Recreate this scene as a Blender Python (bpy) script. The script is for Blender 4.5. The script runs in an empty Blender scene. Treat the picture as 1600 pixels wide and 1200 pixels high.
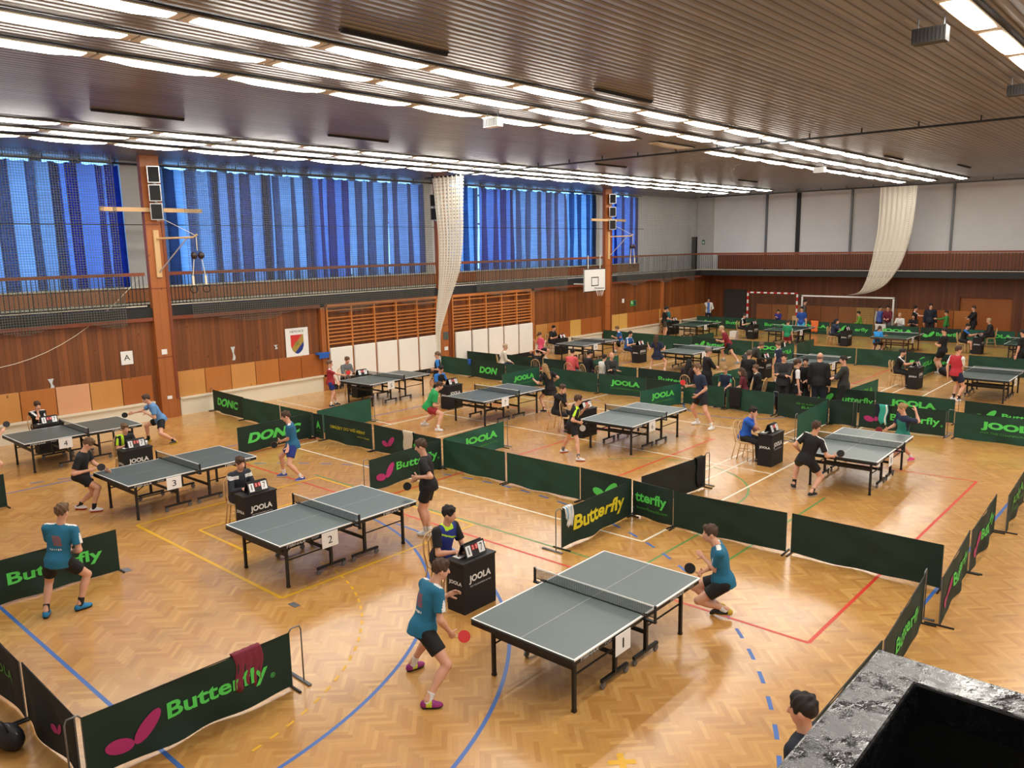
import bpy, math, random
import numpy as np
from mathutils import Vector, Matrix
random.seed(11); np.random.seed(11)
PI = math.pi
SC = bpy.context.scene
COL = SC.collection

# ---------------------------------------------------------------- camera, sky, exposure
F_PX, PITCH, ROLL, CAM_H, YAW = 1242.68, 0.1710115, -0.0172502, 5.0816, 0.7317349
fwd = Vector((-math.sin(YAW)*math.cos(PITCH), math.cos(YAW)*math.cos(PITCH), -math.sin(PITCH)))
rgt = Vector((math.cos(YAW), math.sin(YAW), 0)); upv = rgt.cross(fwd)
r2 = rgt*math.cos(ROLL)+upv*math.sin(ROLL); u2 = -rgt*math.sin(ROLL)+upv*math.cos(ROLL)
cd = bpy.data.cameras.new('camera'); cam = bpy.data.objects.new('camera', cd); COL.objects.link(cam)
cd.sensor_width = 36; cd.sensor_fit = 'HORIZONTAL'; cd.lens = F_PX/1600*36; cd.clip_start = .05; cd.clip_end = 300
M = Matrix((r2, u2, -fwd)).transposed().to_4x4(); M.translation = (0, 0, CAM_H); cam.matrix_world = M
SC.camera = cam
SC.view_settings.view_transform = 'Standard'; SC.view_settings.look = 'None'
SC.view_settings.gamma = 1; SC.view_settings.use_curve_mapping = False
SC.view_settings.exposure = -0.26
LAMP_STRENGTH = 26.0
W = bpy.data.worlds.new('sky'); SC.world = W; W.use_nodes = True
wb = W.node_tree.nodes['Background']; wb.inputs[0].default_value = (.25, .54, 1, 1); wb.inputs[1].default_value = 5.2

# ---------------------------------------------------------------- materials
MAT = {}
def _n(nt, t, **k):
    n = nt.nodes.new(t)
    for a, b in k.items(): setattr(n, a, b)
    return n
def srgb(r, g, b):
    f = lambda c: (c/255/12.92 if c/255 <= .04045 else ((c/255+.055)/1.055)**2.4)
    return (f(r), f(g), f(b), 1)
def mat(name, rgb=None, rough=.6, metal=0., noise=0., nscale=20., bump=0., bscale=40., emit=None, estr=1., coat=0., spec=.5):
    if name in MAT: return MAT[name]
    m = bpy.data.materials.new(name); m.use_nodes = True; nt = m.node_tree
    b = nt.nodes['Principled BSDF']; c = srgb(*rgb)
    b.inputs['Base Color'].default_value = c; b.inputs['Roughness'].default_value = rough; b.inputs['Metallic'].default_value = metal
    b.inputs['Coat Weight'].default_value = coat; b.inputs['Specular IOR Level'].default_value = spec
    tc = _n(nt, 'ShaderNodeTexCoord')
    if noise > 0:
        nz = _n(nt, 'ShaderNodeTexNoise'); nz.inputs['Scale'].default_value = nscale; nz.inputs['Detail'].default_value = 4
        nt.links.new(tc.outputs['Object'], nz.inputs['Vector'])
        mx = _n(nt, 'ShaderNodeMix', data_type='RGBA', blend_type='MIX')
        mx.inputs[6].default_value = tuple(x*(1-noise) for x in c[:3])+(1,); mx.inputs[7].default_value = tuple(min(1, x*(1+noise)) for x in c[:3])+(1,)
        nt.links.new(nz.outputs['Fac'], mx.inputs[0]); nt.links.new(mx.outputs[2], b.inputs['Base Color'])
    if bump > 0:
        nz = _n(nt, 'ShaderNodeTexNoise'); nz.inputs['Scale'].default_value = bscale
        nt.links.new(tc.outputs['Object'], nz.inputs['Vector'])
        bp = _n(nt, 'ShaderNodeBump'); bp.inputs['Strength'].default_value = bump; bp.inputs['Distance'].default_value = .02
        nt.links.new(nz.outputs['Fac'], bp.inputs['Height']); nt.links.new(bp.outputs['Normal'], b.inputs['Normal'])
    if emit:
        b.inputs['Emission Color'].default_value = srgb(*emit); b.inputs['Emission Strength'].default_value = estr
    MAT[name] = m; return m
def M2(nt, op, a, b=None, c=None):
    n = _n(nt, 'ShaderNodeMath', operation=op)
    for i, v in enumerate((a, b, c)):
        if v is None: continue
        if isinstance(v, (int, float)): n.inputs[i].default_value = v
        else: nt.links.new(v, n.inputs[i])
    return n.outputs[0]
def mixc(nt, f, a, b, bt='MIX'):
    n = _n(nt, 'ShaderNodeMix', data_type='RGBA', blend_type=bt)
    for i, v in ((0, f), (6, a), (7, b)):
        if isinstance(v, (tuple, float, int)): n.inputs[i].default_value = v
        else: nt.links.new(v, n.inputs[i])
    return n.outputs[2]

def floor_material():
    m = bpy.data.materials.new('herringbone_parquet'); m.use_nodes = True; nt = m.node_tree; L = nt.links
    b = nt.nodes['Principled BSDF']
    geo = _n(nt, 'ShaderNodeNewGeometry')
    vr = _n(nt, 'ShaderNodeVectorRotate', rotation_type='Z_AXIS'); vr.inputs['Angle'].default_value = PI/4
    L.new(geo.outputs['Position'], vr.inputs['Vector'])
    sx = _n(nt, 'ShaderNodeSeparateXYZ'); L.new(vr.outputs[0], sx.inputs[0])
    wd = .056; n = 6
    x = M2(nt, 'DIVIDE', sx.outputs[0], wd); y = M2(nt, 'DIVIDE', sx.outputs[1], wd)
    i = M2(nt, 'FLOOR', x); j = M2(nt, 'FLOOR', y)
    k = M2(nt, 'FLOORED_MODULO', M2(nt, 'SUBTRACT', i, j), 2*n)
    hz = M2(nt, 'LESS_THAN', k, n-.5)
    # horizontal plank id (i-k, j); vertical plank id (i, j-(2n-1-k))
    hx = M2(nt, 'SUBTRACT', i, k); vy = M2(nt, 'SUBTRACT', j, M2(nt, 'SUBTRACT', 2*n-1, k))
    idx = M2(nt, 'ADD', M2(nt, 'MULTIPLY', hx, hz), M2(nt, 'MULTIPLY', i, M2(nt, 'SUBTRACT', 1, hz)))
    idy = M2(nt, 'ADD', M2(nt, 'MULTIPLY', j, hz), M2(nt, 'MULTIPLY', vy, M2(nt, 'SUBTRACT', 1, hz)))
    cb = _n(nt, 'ShaderNodeCombineXYZ'); L.new(idx, cb.inputs[0]); L.new(idy, cb.inputs[1]); L.new(hz, cb.inputs[2])
    wn = _n(nt, 'ShaderNodeTexWhiteNoise', noise_dimensions='3D'); L.new(cb.outputs[0], wn.inputs['Vector'])
    rp = _n(nt, 'ShaderNodeValToRGB'); e = rp.color_ramp.elements
    e[0].position = 0; e[0].color = srgb(186, 133, 68); e[1].position = 1; e[1].color = srgb(217, 169, 99)
    for ps, c in ((.3, (199, 148, 80)), (.7, (206, 156, 87))):
        q = e.new(ps); q.color = srgb(*c)
    L.new(wn.outputs['Value'], rp.inputs[0])
    # joints between planks
    fx = M2(nt, 'FRACT', x); fy = M2(nt, 'FRACT', y)
    ax = M2(nt, 'ADD', M2(nt, 'MULTIPLY', fy, hz), M2(nt, 'MULTIPLY', fx, M2(nt, 'SUBTRACT', 1, hz)))
    ed = M2(nt, 'LESS_THAN', M2(nt, 'MINIMUM', ax, M2(nt, 'SUBTRACT', 1, ax)), .025)
    col = mixc(nt, M2(nt, 'MULTIPLY', ed, .35), rp.outputs[0], srgb(110, 70, 35))
    # wear: big soft patches
    nz = _n(nt, 'ShaderNodeTexNoise'); nz.inputs['Scale'].default_value = .45; nz.inputs['Detail'].default_value = 5; L.new(geo.outputs['Position'], nz.inputs['Vector'])
    w = _n(nt, 'ShaderNodeMapRange'); w.inputs[1].default_value = .35; w.inputs[2].default_value = .7; L.new(nz.outputs['Fac'], w.inputs[0])
    col = mixc(nt, M2(nt, 'MULTIPLY', w.outputs[0], .35), col, srgb(200, 140, 72))
    n2 = _n(nt, 'ShaderNodeTexNoise'); n2.inputs['Scale'].default_value = 9; n2.inputs['Detail'].default_value = 6; L.new(geo.outputs['Position'], n2.inputs['Vector'])
    col = mixc(nt, M2(nt, 'MULTIPLY', n2.outputs['Fac'], .25), col, srgb(150, 100, 52))
    n3 = _n(nt, 'ShaderNodeTexNoise'); n3.inputs['Scale'].default_value = 1.7; n3.inputs['Detail'].default_value = 7; n3.inputs['Roughness'].default_value = .65; L.new(geo.outputs['Position'], n3.inputs['Vector'])
    w3 = _n(nt, 'ShaderNodeMapRange'); w3.inputs[1].default_value = .5; w3.inputs[2].default_value = .72; L.new(n3.outputs['Fac'], w3.inputs[0])
    col = mixc(nt, M2(nt, 'MULTIPLY', w3.outputs[0], .45), col, srgb(158, 122, 84))
    L.new(col, b.inputs['Base Color'])
    rr = _n(nt, 'ShaderNodeMapRange'); rr.inputs[3].default_value = .20; rr.inputs[4].default_value = .38; L.new(nz.outputs['Fac'], rr.inputs[0])
    L.new(rr.outputs[0], b.inputs['Roughness']); b.inputs['Specular IOR Level'].default_value = .5
    b.inputs['Coat Weight'].default_value = .45; b.inputs['Coat Roughness'].default_value = .16
    bp = _n(nt, 'ShaderNodeBump'); bp.inputs['Strength'].default_value = .12; bp.inputs['Distance'].default_value = .004
    L.new(wn.outputs['Value'], bp.inputs['Height']); L.new(bp.outputs[0], b.inputs['Normal'])
    return m

def plank_material(name, axis, wd, c0, c1, joint=(30, 14, 6), rough=.45, jw=.03, streak=14.):
    """boards running along z; axis = world axis across the boards (0 or 1)"""
    m = bpy.data.materials.new(name); m.use_nodes = True; nt = m.node_tree; L = nt.links
    b = nt.nodes['Principled BSDF']; geo = _n(nt, 'ShaderNodeNewGeometry')
    s = _n(nt, 'ShaderNodeSeparateXYZ'); L.new(geo.outputs['Position'], s.inputs[0])
    x = M2(nt, 'DIVIDE', s.outputs[axis], wd); i = M2(nt, 'FLOOR', x); fx = M2(nt, 'FRACT', x)
    wn = _n(nt, 'ShaderNodeTexWhiteNoise', noise_dimensions='1D'); L.new(i, wn.inputs['W'])
    mp = _n(nt, 'ShaderNodeMapping'); mp.inputs['Scale'].default_value = (streak, streak, .8); L.new(geo.outputs['Position'], mp.inputs[0])
    nz = _n(nt, 'ShaderNodeTexNoise'); nz.inputs['Scale'].default_value = 1; nz.inputs['Detail'].default_value = 6; nz.inputs['Roughness'].default_value = .65; L.new(mp.outputs[0], nz.inputs['Vector'])
    nb = _n(nt, 'ShaderNodeTexNoise'); nb.inputs['Scale'].default_value = .5; L.new(geo.outputs['Position'], nb.inputs['Vector'])
    f = M2(nt, 'ADD', M2(nt, 'MULTIPLY', wn.outputs['Value'], .35), M2(nt, 'ADD', M2(nt, 'MULTIPLY', nz.outputs['Fac'], .5), M2(nt, 'MULTIPLY', nb.outputs['Fac'], .35)))
    f = M2(nt, 'SUBTRACT', f, .1)
    col = mixc(nt, f, srgb(*c0), srgb(*c1))
    vo = _n(nt, 'ShaderNodeTexVoronoi'); vo.inputs['Scale'].default_value = 1.; mp2 = _n(nt, 'ShaderNodeMapping'); mp2.inputs['Scale'].default_value = (3, 3, 1.6); L.new(geo.outputs['Position'], mp2.inputs[0]); L.new(mp2.outputs[0], vo.inputs['Vector'])
    kn = M2(nt, 'LESS_THAN', vo.outputs['Distance'], .07)
    col = mixc(nt, M2(nt, 'MULTIPLY', kn, .6), col, srgb(*joint))
    ed = M2(nt, 'LESS_THAN', M2(nt, 'MINIMUM', fx, M2(nt, 'SUBTRACT', 1, fx)), jw)
    col = mixc(nt, M2(nt, 'MULTIPLY', ed, .7), col, srgb(*joint))
    L.new(col, b.inputs['Base Color']); b.inputs['Roughness'].default_value = rough
    return m

def ceiling_material():
    m = bpy.data.materials.new('slatted_ceiling'); m.use_nodes = True; nt = m.node_tree; L = nt.links
    b = nt.nodes['Principled BSDF']; geo = _n(nt, 'ShaderNodeNewGeometry')
    s = _n(nt, 'ShaderNodeSeparateXYZ'); L.new(geo.outputs['Position'], s.inputs[0])
    x = M2(nt, 'DIVIDE', s.outputs[0], .16); fx = M2(nt, 'FRACT', x); i = M2(nt, 'FLOOR', x)
    tri = M2(nt, 'MULTIPLY', M2(nt, 'ABSOLUTE', M2(nt, 'SUBTRACT', fx, .5)), 2)
    wn = _n(nt, 'ShaderNodeTexWhiteNoise', noise_dimensions='2D')
    cb = _n(nt, 'ShaderNodeCombineXYZ'); L.new(i, cb.inputs[0]); L.new(M2(nt, 'FLOOR', M2(nt, 'DIVIDE', s.outputs[1], 3.9)), cb.inputs[1]); L.new(cb.outputs[0], wn.inputs['Vector'])
    col = mixc(nt, wn.outputs['Value'], srgb(112, 109, 107), srgb(138, 132, 127))
    gap = M2(nt, 'LESS_THAN', tri, .22)
    col = mixc(nt, M2(nt, 'MULTIPLY', gap, .85), col, srgb(26, 23, 21))
    nz = _n(nt, 'ShaderNodeTexNoise'); nz.inputs['Scale'].default_value = .6; L.new(geo.outputs['Position'], nz.inputs['Vector'])
    col = mixc(nt, M2(nt, 'MULTIPLY', nz.outputs['Fac'], .35), col, srgb(112, 104, 98))
    L.new(col, b.inputs['Base Color']); b.inputs['Roughness'].default_value = .36; b.inputs['Metallic'].default_value = .15
    bp = _n(nt, 'ShaderNodeBump'); bp.inputs['Strength'].default_value = .6; bp.inputs['Distance'].default_value = .02; L.new(tri, bp.inputs['Height']); L.new(bp.outputs[0], b.inputs['Normal'])
    return m

def net_material(name, rgb, cell, thick, diag=False, axes=('UV',), base=0.):
    """woven net: threads of width thick in cells of size cell (metres, uv in metres), open between"""
    m = bpy.data.materials.new(name); m.use_nodes = True; nt = m.node_tree; L = nt.links
    b = nt.nodes['Principled BSDF']; b.inputs['Base Color'].default_value = srgb(*rgb); b.inputs['Roughness'].default_value = .8
    uv = _n(nt, 'ShaderNodeUVMap'); s = _n(nt, 'ShaderNodeSeparateXYZ'); L.new(uv.outputs[0], s.inputs[0])
    u, v = s.outputs[0], s.outputs[1]
    if diag: u, v = M2(nt, 'ADD', u, v), M2(nt, 'SUBTRACT', u, v)
    fu = M2(nt, 'LESS_THAN', M2(nt, 'FRACT', M2(nt, 'DIVIDE', u, cell)), thick/cell)
    fv = M2(nt, 'LESS_THAN', M2(nt, 'FRACT', M2(nt, 'DIVIDE', v, cell)), thick/cell)
    a = M2(nt, 'MAXIMUM', M2(nt, 'MAXIMUM', fu, fv), base)
    L.new(a, b.inputs['Alpha'])
    return m
def curtain_material(name, c, tr):
    m = bpy.data.materials.new(name); m.use_nodes = True; nt = m.node_tree; L = nt.links
    nt.nodes.remove(nt.nodes['Principled BSDF']); out = nt.nodes['Material Output']
    d = _n(nt, 'ShaderNodeBsdfDiffuse'); d.inputs[0].default_value = srgb(*c)
    t = _n(nt, 'ShaderNodeBsdfTranslucent'); t.inputs[0].default_value = srgb(*tr)
    tc = _n(nt, 'ShaderNodeTexCoord'); mp = _n(nt, 'ShaderNodeMapping'); mp.inputs['Scale'].default_value = (1, 1.2, 18); L.new(tc.outputs['Object'], mp.inputs[0])
    nz = _n(nt, 'ShaderNodeTexNoise'); nz.inputs['Scale'].default_value = 1.4; nz.inputs['Detail'].default_value = 3; L.new(mp.outputs[0], nz.inputs['Vector'])
    L.new(mixc(nt, nz.outputs['Fac'], tuple(x*.55 for x in srgb(*tr)[:3])+(1,), tuple(min(1, x*1.35) for x in srgb(*tr)[:3])+(1,)), t.inputs[0])
    mx = _n(nt, 'ShaderNodeMixShader'); mx.inputs[0].default_value = .68
    L.new(d.outputs[0], mx.inputs[1]); L.new(t.outputs[0], mx.inputs[2]); L.new(mx.outputs[0], out.inputs[0])
    return m
def glass_material():
    m = bpy.data.materials.new('window_glass'); m.use_nodes = True; nt = m.node_tree; L = nt.links
    nt.nodes.remove(nt.nodes['Principled BSDF']); out = nt.nodes['Material Output']
    t = _n(nt, 'ShaderNodeBsdfTransparent'); t.inputs[0].default_value = (.9, .95, 1, 1)
    g = _n(nt, 'ShaderNodeBsdfGlossy'); g.inputs['Roughness'].default_value = .05
    mx = _n(nt, 'ShaderNodeMixShader'); mx.inputs[0].default_value = .06
    L.new(t.outputs[0], mx.inputs[1]); L.new(g.outputs[0], mx.inputs[2]); L.new(mx.outputs[0], out.inputs[0])
    return m
def scuffed_black():
    m = bpy.data.materials.new('glossy_black_paint'); m.use_nodes = True; nt = m.node_tree; L = nt.links
    b = nt.nodes['Principled BSDF']; b.inputs['Base Color'].default_value = (.012, .013, .015, 1)
    geo = _n(nt, 'ShaderNodeNewGeometry'); nz = _n(nt, 'ShaderNodeTexNoise'); nz.inputs['Scale'].default_value = 28; nz.inputs['Detail'].default_value = 8; nz.inputs['Roughness'].default_value = .7
    L.new(geo.outputs['Position'], nz.inputs['Vector'])
    rr = _n(nt, 'ShaderNodeMapRange'); rr.inputs[1].default_value = .42; rr.inputs[2].default_value = .6; rr.inputs[3].default_value = .05; rr.inputs[4].default_value = .34; L.new(nz.outputs['Fac'], rr.inputs[0])
    L.new(rr.outputs[0], b.inputs['Roughness']); b.inputs['Specular IOR Level'].default_value = .6; b.inputs['Coat Weight'].default_value = .0
    n2 = _n(nt, 'ShaderNodeTexNoise'); n2.inputs['Scale'].default_value = 45; n2.inputs['Detail'].default_value = 6; L.new(geo.outputs['Position'], n2.inputs['Vector'])
    bp = _n(nt, 'ShaderNodeBump'); bp.inputs['Strength'].default_value = .35; bp.inputs['Distance'].default_value = .004
    L.new(n2.outputs['Fac'], bp.inputs['Height']); L.new(bp.outputs[0], b.inputs['Normal']); L.new(bp.outputs[0], b.inputs['Coat Normal'])
    return m

# ---------------------------------------------------------------- object helpers
def link(o, parent=None, loc=None, rot=None):
    COL.objects.link(o)
    if parent is not None: o.parent = parent
    if loc is not None: o.location = loc
    if rot is not None: o.rotation_euler = rot
    return o
def tag(o, label=None, cat=None, group=None, kind=None):
    if label: o['label'] = label
    if cat: o['category'] = cat
    if group: o['group'] = group
    if kind: o['kind'] = kind
    return o
def thing(name, label, cat, loc=(0, 0, 0), rz=0., group=None):
    o = bpy.data.objects.new(name, None); o.empty_display_size = .1
    link(o, None, loc, (0, 0, rz)); return tag(o, label, cat, group)
class MB:
    def __init__(s): s.v = []; s.f = []; s.m = []; s.uv = None
    def add(s, vs, fs, mi=0):
        n = len(s.v); s.v += [tuple(v) for v in vs]; s.f += [tuple(i+n for i in f) for f in fs]; s.m += [mi]*len(fs); return s
    def box(s, c, d, mi=0, rz=0., R=None):
        hx, hy, hz = d[0]/2, d[1]/2, d[2]/2; vs = []
        cc, ss = math.cos(rz), math.sin(rz)
        for z in (-hz, hz):
            for x, y in ((-hx, -hy), (hx, -hy), (hx, hy), (-hx, hy)):
                if R is not None:
                    q = R @ Vector((x, y, z)); vs.append((c[0]+q[0], c[1]+q[1], c[2]+q[2]))
                else: vs.append((c[0]+x*cc-y*ss, c[1]+x*ss+y*cc, c[2]+z))
        return s.add(vs, [(0, 3, 2, 1), (4, 5, 6, 7), (0, 1, 5, 4), (1, 2, 6, 5), (2, 3, 7, 6), (3, 0, 4, 7)], mi)
    def bb(s, a, b, mi=0):
        return s.box([(a[i]+b[i])/2 for i in range(3)], [abs(b[i]-a[i]) for i in range(3)], mi)
    def tube(s, pts, r, n=8, mi=0, r1=None, cap=True):
        pts = [Vector(p) for p in pts]; rings = []; prev = None
        for i, p in enumerate(pts):
            t = (pts[min(i+1, len(pts)-1)]-pts[max(i-1, 0)])
            if t.length < 1e-9: t = Vector((0, 0, 1))
            t.normalize()
            a = prev if prev is not None else (Vector((0, 0, 1)) if abs(t.z) < .9 else Vector((1, 0, 0)))
            x = (a-t*a.dot(t)).normalized(); y = t.cross(x); prev = x
            rr = r if r1 is None else r+(r1-r)*i/(len(pts)-1)
            rings.append([p+x*rr*math.cos(2*PI*k/n)+y*rr*math.sin(2*PI*k/n) for k in range(n)])
        vs = [v for R_ in rings for v in R_]; fs = []
        for i in range(len(rings)-1):
            for k in range(n): fs.append((i*n+k, i*n+(k+1) % n, (i+1)*n+(k+1) % n, (i+1)*n+k))
        if cap: fs.append(tuple(range(n-1, -1, -1))); fs.append(tuple((len(rings)-1)*n+k for k in range(n)))
        return s.add(vs, fs, mi)
    def lathe(s, prof, n=16, c=(0, 0, 0), mi=0, R=None):
        vs = []
        for r, z in prof:
            for k in range(n):
                q = Vector((r*math.cos(2*PI*k/n), r*math.sin(2*PI*k/n), z))
                if R is not None: q = R @ q
                vs.append((c[0]+q[0], c[1]+q[1], c[2]+q[2]))
        fs = [(i*n+k, i*n+(k+1) % n, (i+1)*n+(k+1) % n, (i+1)*n+k) for i in range(len(prof)-1) for k in range(n)]
        fs += [tuple(range(n-1, -1, -1)), tuple((len(prof)-1)*n+k for k in range(n))]
        return s.add(vs, fs, mi)
    def ell(s, c, r, R=None, mi=0, nu=8, nv=6):
        prof = [(math.sin(PI*i/nv), -math.cos(PI*i/nv)) for i in range(1, nv)]
        vs = [(0, 0, -1)]+[(a*math.cos(2*PI*k/nu), a*math.sin(2*PI*k/nu), z) for a, z in prof for k in range(nu)]+[(0, 0, 1)]
        out = []
        for v in vs:
            q = Vector((v[0]*r[0], v[1]*r[1], v[2]*r[2]))
            if R is not None: q = R @ q
            out.append((c[0]+q[0], c[1]+q[1], c[2]+q[2]))
        N = len(prof); fs = [(0, 1+(k+1) % nu, 1+k) for k in range(nu)]
        for i in range(N-1):
            for k in range(nu): fs.append((1+i*nu+k, 1+i*nu+(k+1) % nu, 1+(i+1)*nu+(k+1) % nu, 1+(i+1)*nu+k))
        l = 1+N*nu; fs += [(l, 1+(N-1)*nu+k, 1+(N-1)*nu+(k+1) % nu) for k in range(nu)]
        return s.add(out, fs, mi)
    def grid(s, P, mi=0):
        """P[i][j] points"""
        a, b = len(P), len(P[0])
        return s.add([q for r in P for q in r], [(i*b+j, i*b+j+1, (i+1)*b+j+1, (i+1)*b+j) for i in range(a-1) for j in range(b-1)], mi)
    def mesh(s, name, mats, smooth=False):
        me = bpy.data.meshes.new(name); me.from_pydata(s.v, [], s.f)
        for m in (mats if isinstance(mats, (list, tuple)) else [mats]): me.materials.append(m)
        if max(s.m, default=0) > 0: me.polygons.foreach_set('material_index', s.m)
        if smooth: me.polygons.foreach_set('use_smooth', [True]*len(s.f))
        me.update(); return me
    def build(s, name, mats, parent=None, smooth=False, loc=None, rot=None):
        return link(bpy.data.objects.new(name, s.mesh(name, mats, smooth)), parent, loc, rot)
def kids(o): return [c for c in bpy.data.objects if c.parent == o]
EMPTY = ()
TREE = {}
def remember(o):
    def t(x): return tuple((c, t(c)) for c in kids(x))
    TREE[o.name] = t(o) or EMPTY
    return o
def dup(o, label=None, loc=None, rz=None, group=None, parent=None, tree=None):
    if tree is None: tree = TREE[o.name]
    c = o.copy(); COL.objects.link(c); c.parent = parent
    if loc is not None: c.location = loc
    if rz is not None: c.rotation_euler = (0, 0, rz)
    if label: c['label'] = label
    if group: c['group'] = group
    for ch, sub in tree: dup(ch, parent=c, tree=sub)
    return c
TXT = {}
def text_mesh(s, shear=0., bold=0.):
    """glyph outlines of a word as flat vertices and faces, width and height normalised to 1 (x) and kept (y)"""
    key = (s, shear, bold)
    if key in TXT: return TXT[key]
    cu = bpy.data.curves.new('t', 'FONT'); cu.body = s; cu.size = 1; cu.shear = shear; cu.offset = bold; cu.resolution_u = 3
    ob = bpy.data.objects.new('t', cu); COL.objects.link(ob)
    dg = bpy.context.evaluated_depsgraph_get(); me = ob.evaluated_get(dg).to_mesh()
    vs = [(v.co.x, v.co.y) for v in me.vertices]; fs = [tuple(p.vertices) for p in me.polygons]
    ob.evaluated_get(dg).to_mesh_clear(); COL.objects.unlink(ob); bpy.data.objects.remove(ob); bpy.data.curves.remove(cu)
    x0 = min(v[0] for v in vs); x1 = max(v[0] for v in vs); y0 = min(v[1] for v in vs); y1 = max(v[1] for v in vs)
    TXT[key] = ([((x-x0)/(x1-x0), (y-y0)/(y1-y0)) for x, y in vs], fs); return TXT[key]
def letters(mb, s, x, z, w, h, fn, mi=0, shear=0., bold=0., slope=0.):
    """fn(x,z) -> 3D point; word occupies x..x+w, z..z+h"""
    vs, fs = text_mesh(s, shear, bold)
    mb.add([fn(x+a*w, z+b*h+slope*a*w) for a, b in vs], fs, mi)

# ================================================================ THE HALL
m_floor = floor_material(); m_ceil = ceiling_material()
m_darkwood_y = plank_material('dark_varnished_planks_side', 1, .14, (62, 30, 12), (158, 92, 44))
m_darkwood_x = plank_material('dark_varnished_planks_end', 0, .14, (72, 36, 15), (140, 78, 38))
m_pillar = plank_material('orange_pillar_wood', 1, .28, (144, 80, 36), (196, 118, 60), jw=.012)
m_pillar2 = plank_material('orange_gallery_wood', 1, .5, (150, 88, 50), (185, 118, 72), jw=.012)
m_panel_y = [plank_material('veneer_panel_%s' % s, 2, 30, a, b_, rough=.35, streak=5., jw=0) for s, a, b_ in (('amber', (158, 92, 40), (198, 128, 64)), ('honey', (180, 118, 56), (214, 158, 92)), ('rust', (146, 80, 36), (184, 110, 54)), ('yellow', (196, 146, 66), (226, 184, 104)))]
m_pale = mat('salmon_board', (214, 158, 116), .6)
m_cream = mat('cream_paint', (226, 218, 196), .55, noise=.05, nscale=3)
m_white = mat('white_mat_vinyl', (238, 234, 226), .6, noise=.04, nscale=2)
m_wall = mat('grey_white_plaster', (230, 230, 231), .85, noise=.06, nscale=1.5)
m_concrete = mat('pale_grey_concrete', (196, 194, 190), .85, noise=.05, nscale=4)
m_black = mat('matt_black_steel', (22, 22, 24), .5)
m_slab = mat('black_slab_edge', (26, 28, 28), .6)
m_rail = mat('reddish_handrail_wood', (128, 66, 42), .35, noise=.15, nscale=6)
m_grey = mat('grey_metal', (120, 122, 125), .45, .5)
m_steel = mat('bright_steel', (190, 190, 192), .3, .8)
m_darkdoor = mat('dark_green_grey_door', (52, 50, 46), .6)
m_whitep = mat('white_plastic', (235, 235, 232), .5)
m_wood = plank_material('light_beech_wood', 2, 30, (190, 150, 100), (222, 186, 136), streak=8., jw=0)
m_barwood = plank_material('wall_bar_wood', 2, 30, (168, 96, 44), (222, 146, 80), streak=6., jw=0)
m_mul = mat('window_mullion_grey', (150, 156, 166), .6)
m_glass = glass_material()
m_dark = mat('near_black', (10, 10, 11), .7)

def S(name, mb, mats, parent=None, smooth=False):
    o = mb.build(name, mats, parent, smooth)
    if parent is None: o['kind'] = 'structure'
    return o
XR, YN, YF = 2.4, -3.0, 46.0
ZC = 7.92
FL = S('floor', MB().bb((-24.6, YN, -.2), (XR, YF+.3, 0)), m_floor)
def cbox(m): return m
S('ceiling', MB().bb((-26.6, YN, ZC), (XR+.2, 47.3, ZC+.2)), m_ceil)
# --- painted court lines
LC = {'blue': mat('blue_line_paint', (62, 104, 176), .4), 'red': mat('red_line_paint', (206, 60, 44), .4), 'white': mat('white_line_paint', (232, 222, 200), .4),
      'yellow': mat('yellow_line_paint', (226, 172, 40), .4), 'green': mat('green_line_paint', (96, 140, 74), .4)}
lines = {k: MB() for k in LC}; zc = {'blue': .0012, 'red': .0016, 'white': .002, 'yellow': .0024, 'green': .0008}
def strip(c, x0, y0, x1, y1, w=.05):
    zc[c] += 6e-6
    d = Vector((x1-x0, y1-y0)); d.normalize(); n = Vector((-d.y, d.x))*w/2; z = zc[c]
    lines[c].add([(x0-n.x, y0-n.y, z), (x1-n.x, y1-n.y, z), (x1+n.x, y1+n.y, z), (x0+n.x, y0+n.y, z)], [(0, 1, 2, 3)])
def arc(c, cx, cy, r, a0, a1, w=.05, dash=None):
    n = max(4, int(abs(a1-a0)*r/(dash or .15)))
    for i in range(n):
        if dash and i % 2: continue
        t0 = a0+(a1-a0)*i/n; t1 = a0+(a1-a0)*(i+1)/n; sub = 3 if dash else 1
        for q in range(sub):
            u0 = t0+(t1-t0)*q/sub; u1 = t0+(t1-t0)*(q+1)/sub; z = zc[c]
            lines[c].add([(cx+(r-w/2)*math.cos(u0), cy+(r-w/2)*math.sin(u0), z), (cx+(r+w/2)*math.cos(u0), cy+(r+w/2)*math.sin(u0), z),
                          (cx+(r+w/2)*math.cos(u1), cy+(r+w/2)*math.sin(u1), z), (cx+(r-w/2)*math.cos(u1), cy+(r-w/2)*math.sin(u1), z)], [(0, 1, 2, 3)])
for a in ((-19.25, 3.1, -2.75, 3.1), (-2.75, 3.1, -2.75, 43), (-19.25, 3.1, -19.25, 43), (-19.25, 43, -2.75, 43), (-19.25, 23.05, -2.75, 23.05)): strip('blue', *a)
arc('blue', -12.5, 3.1, 5.97, .0, 1.65); arc('blue', -11, 3.1, 6.02, .0, 1.6)
arc('blue', -11, 3.1, 9.06, .25, PI-.25, dash=.27); arc('blue', -11, 43, 9.06, PI+.25, 2*PI-.25, dash=.18)
arc('blue', -11, 43, 6.0, PI, 2*PI); arc('blue', -15.4, 20.3, .9, 1.2, 3.6, w=.04); arc('blue', -11, 23.05, 1.8, 0, 2*PI)
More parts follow.
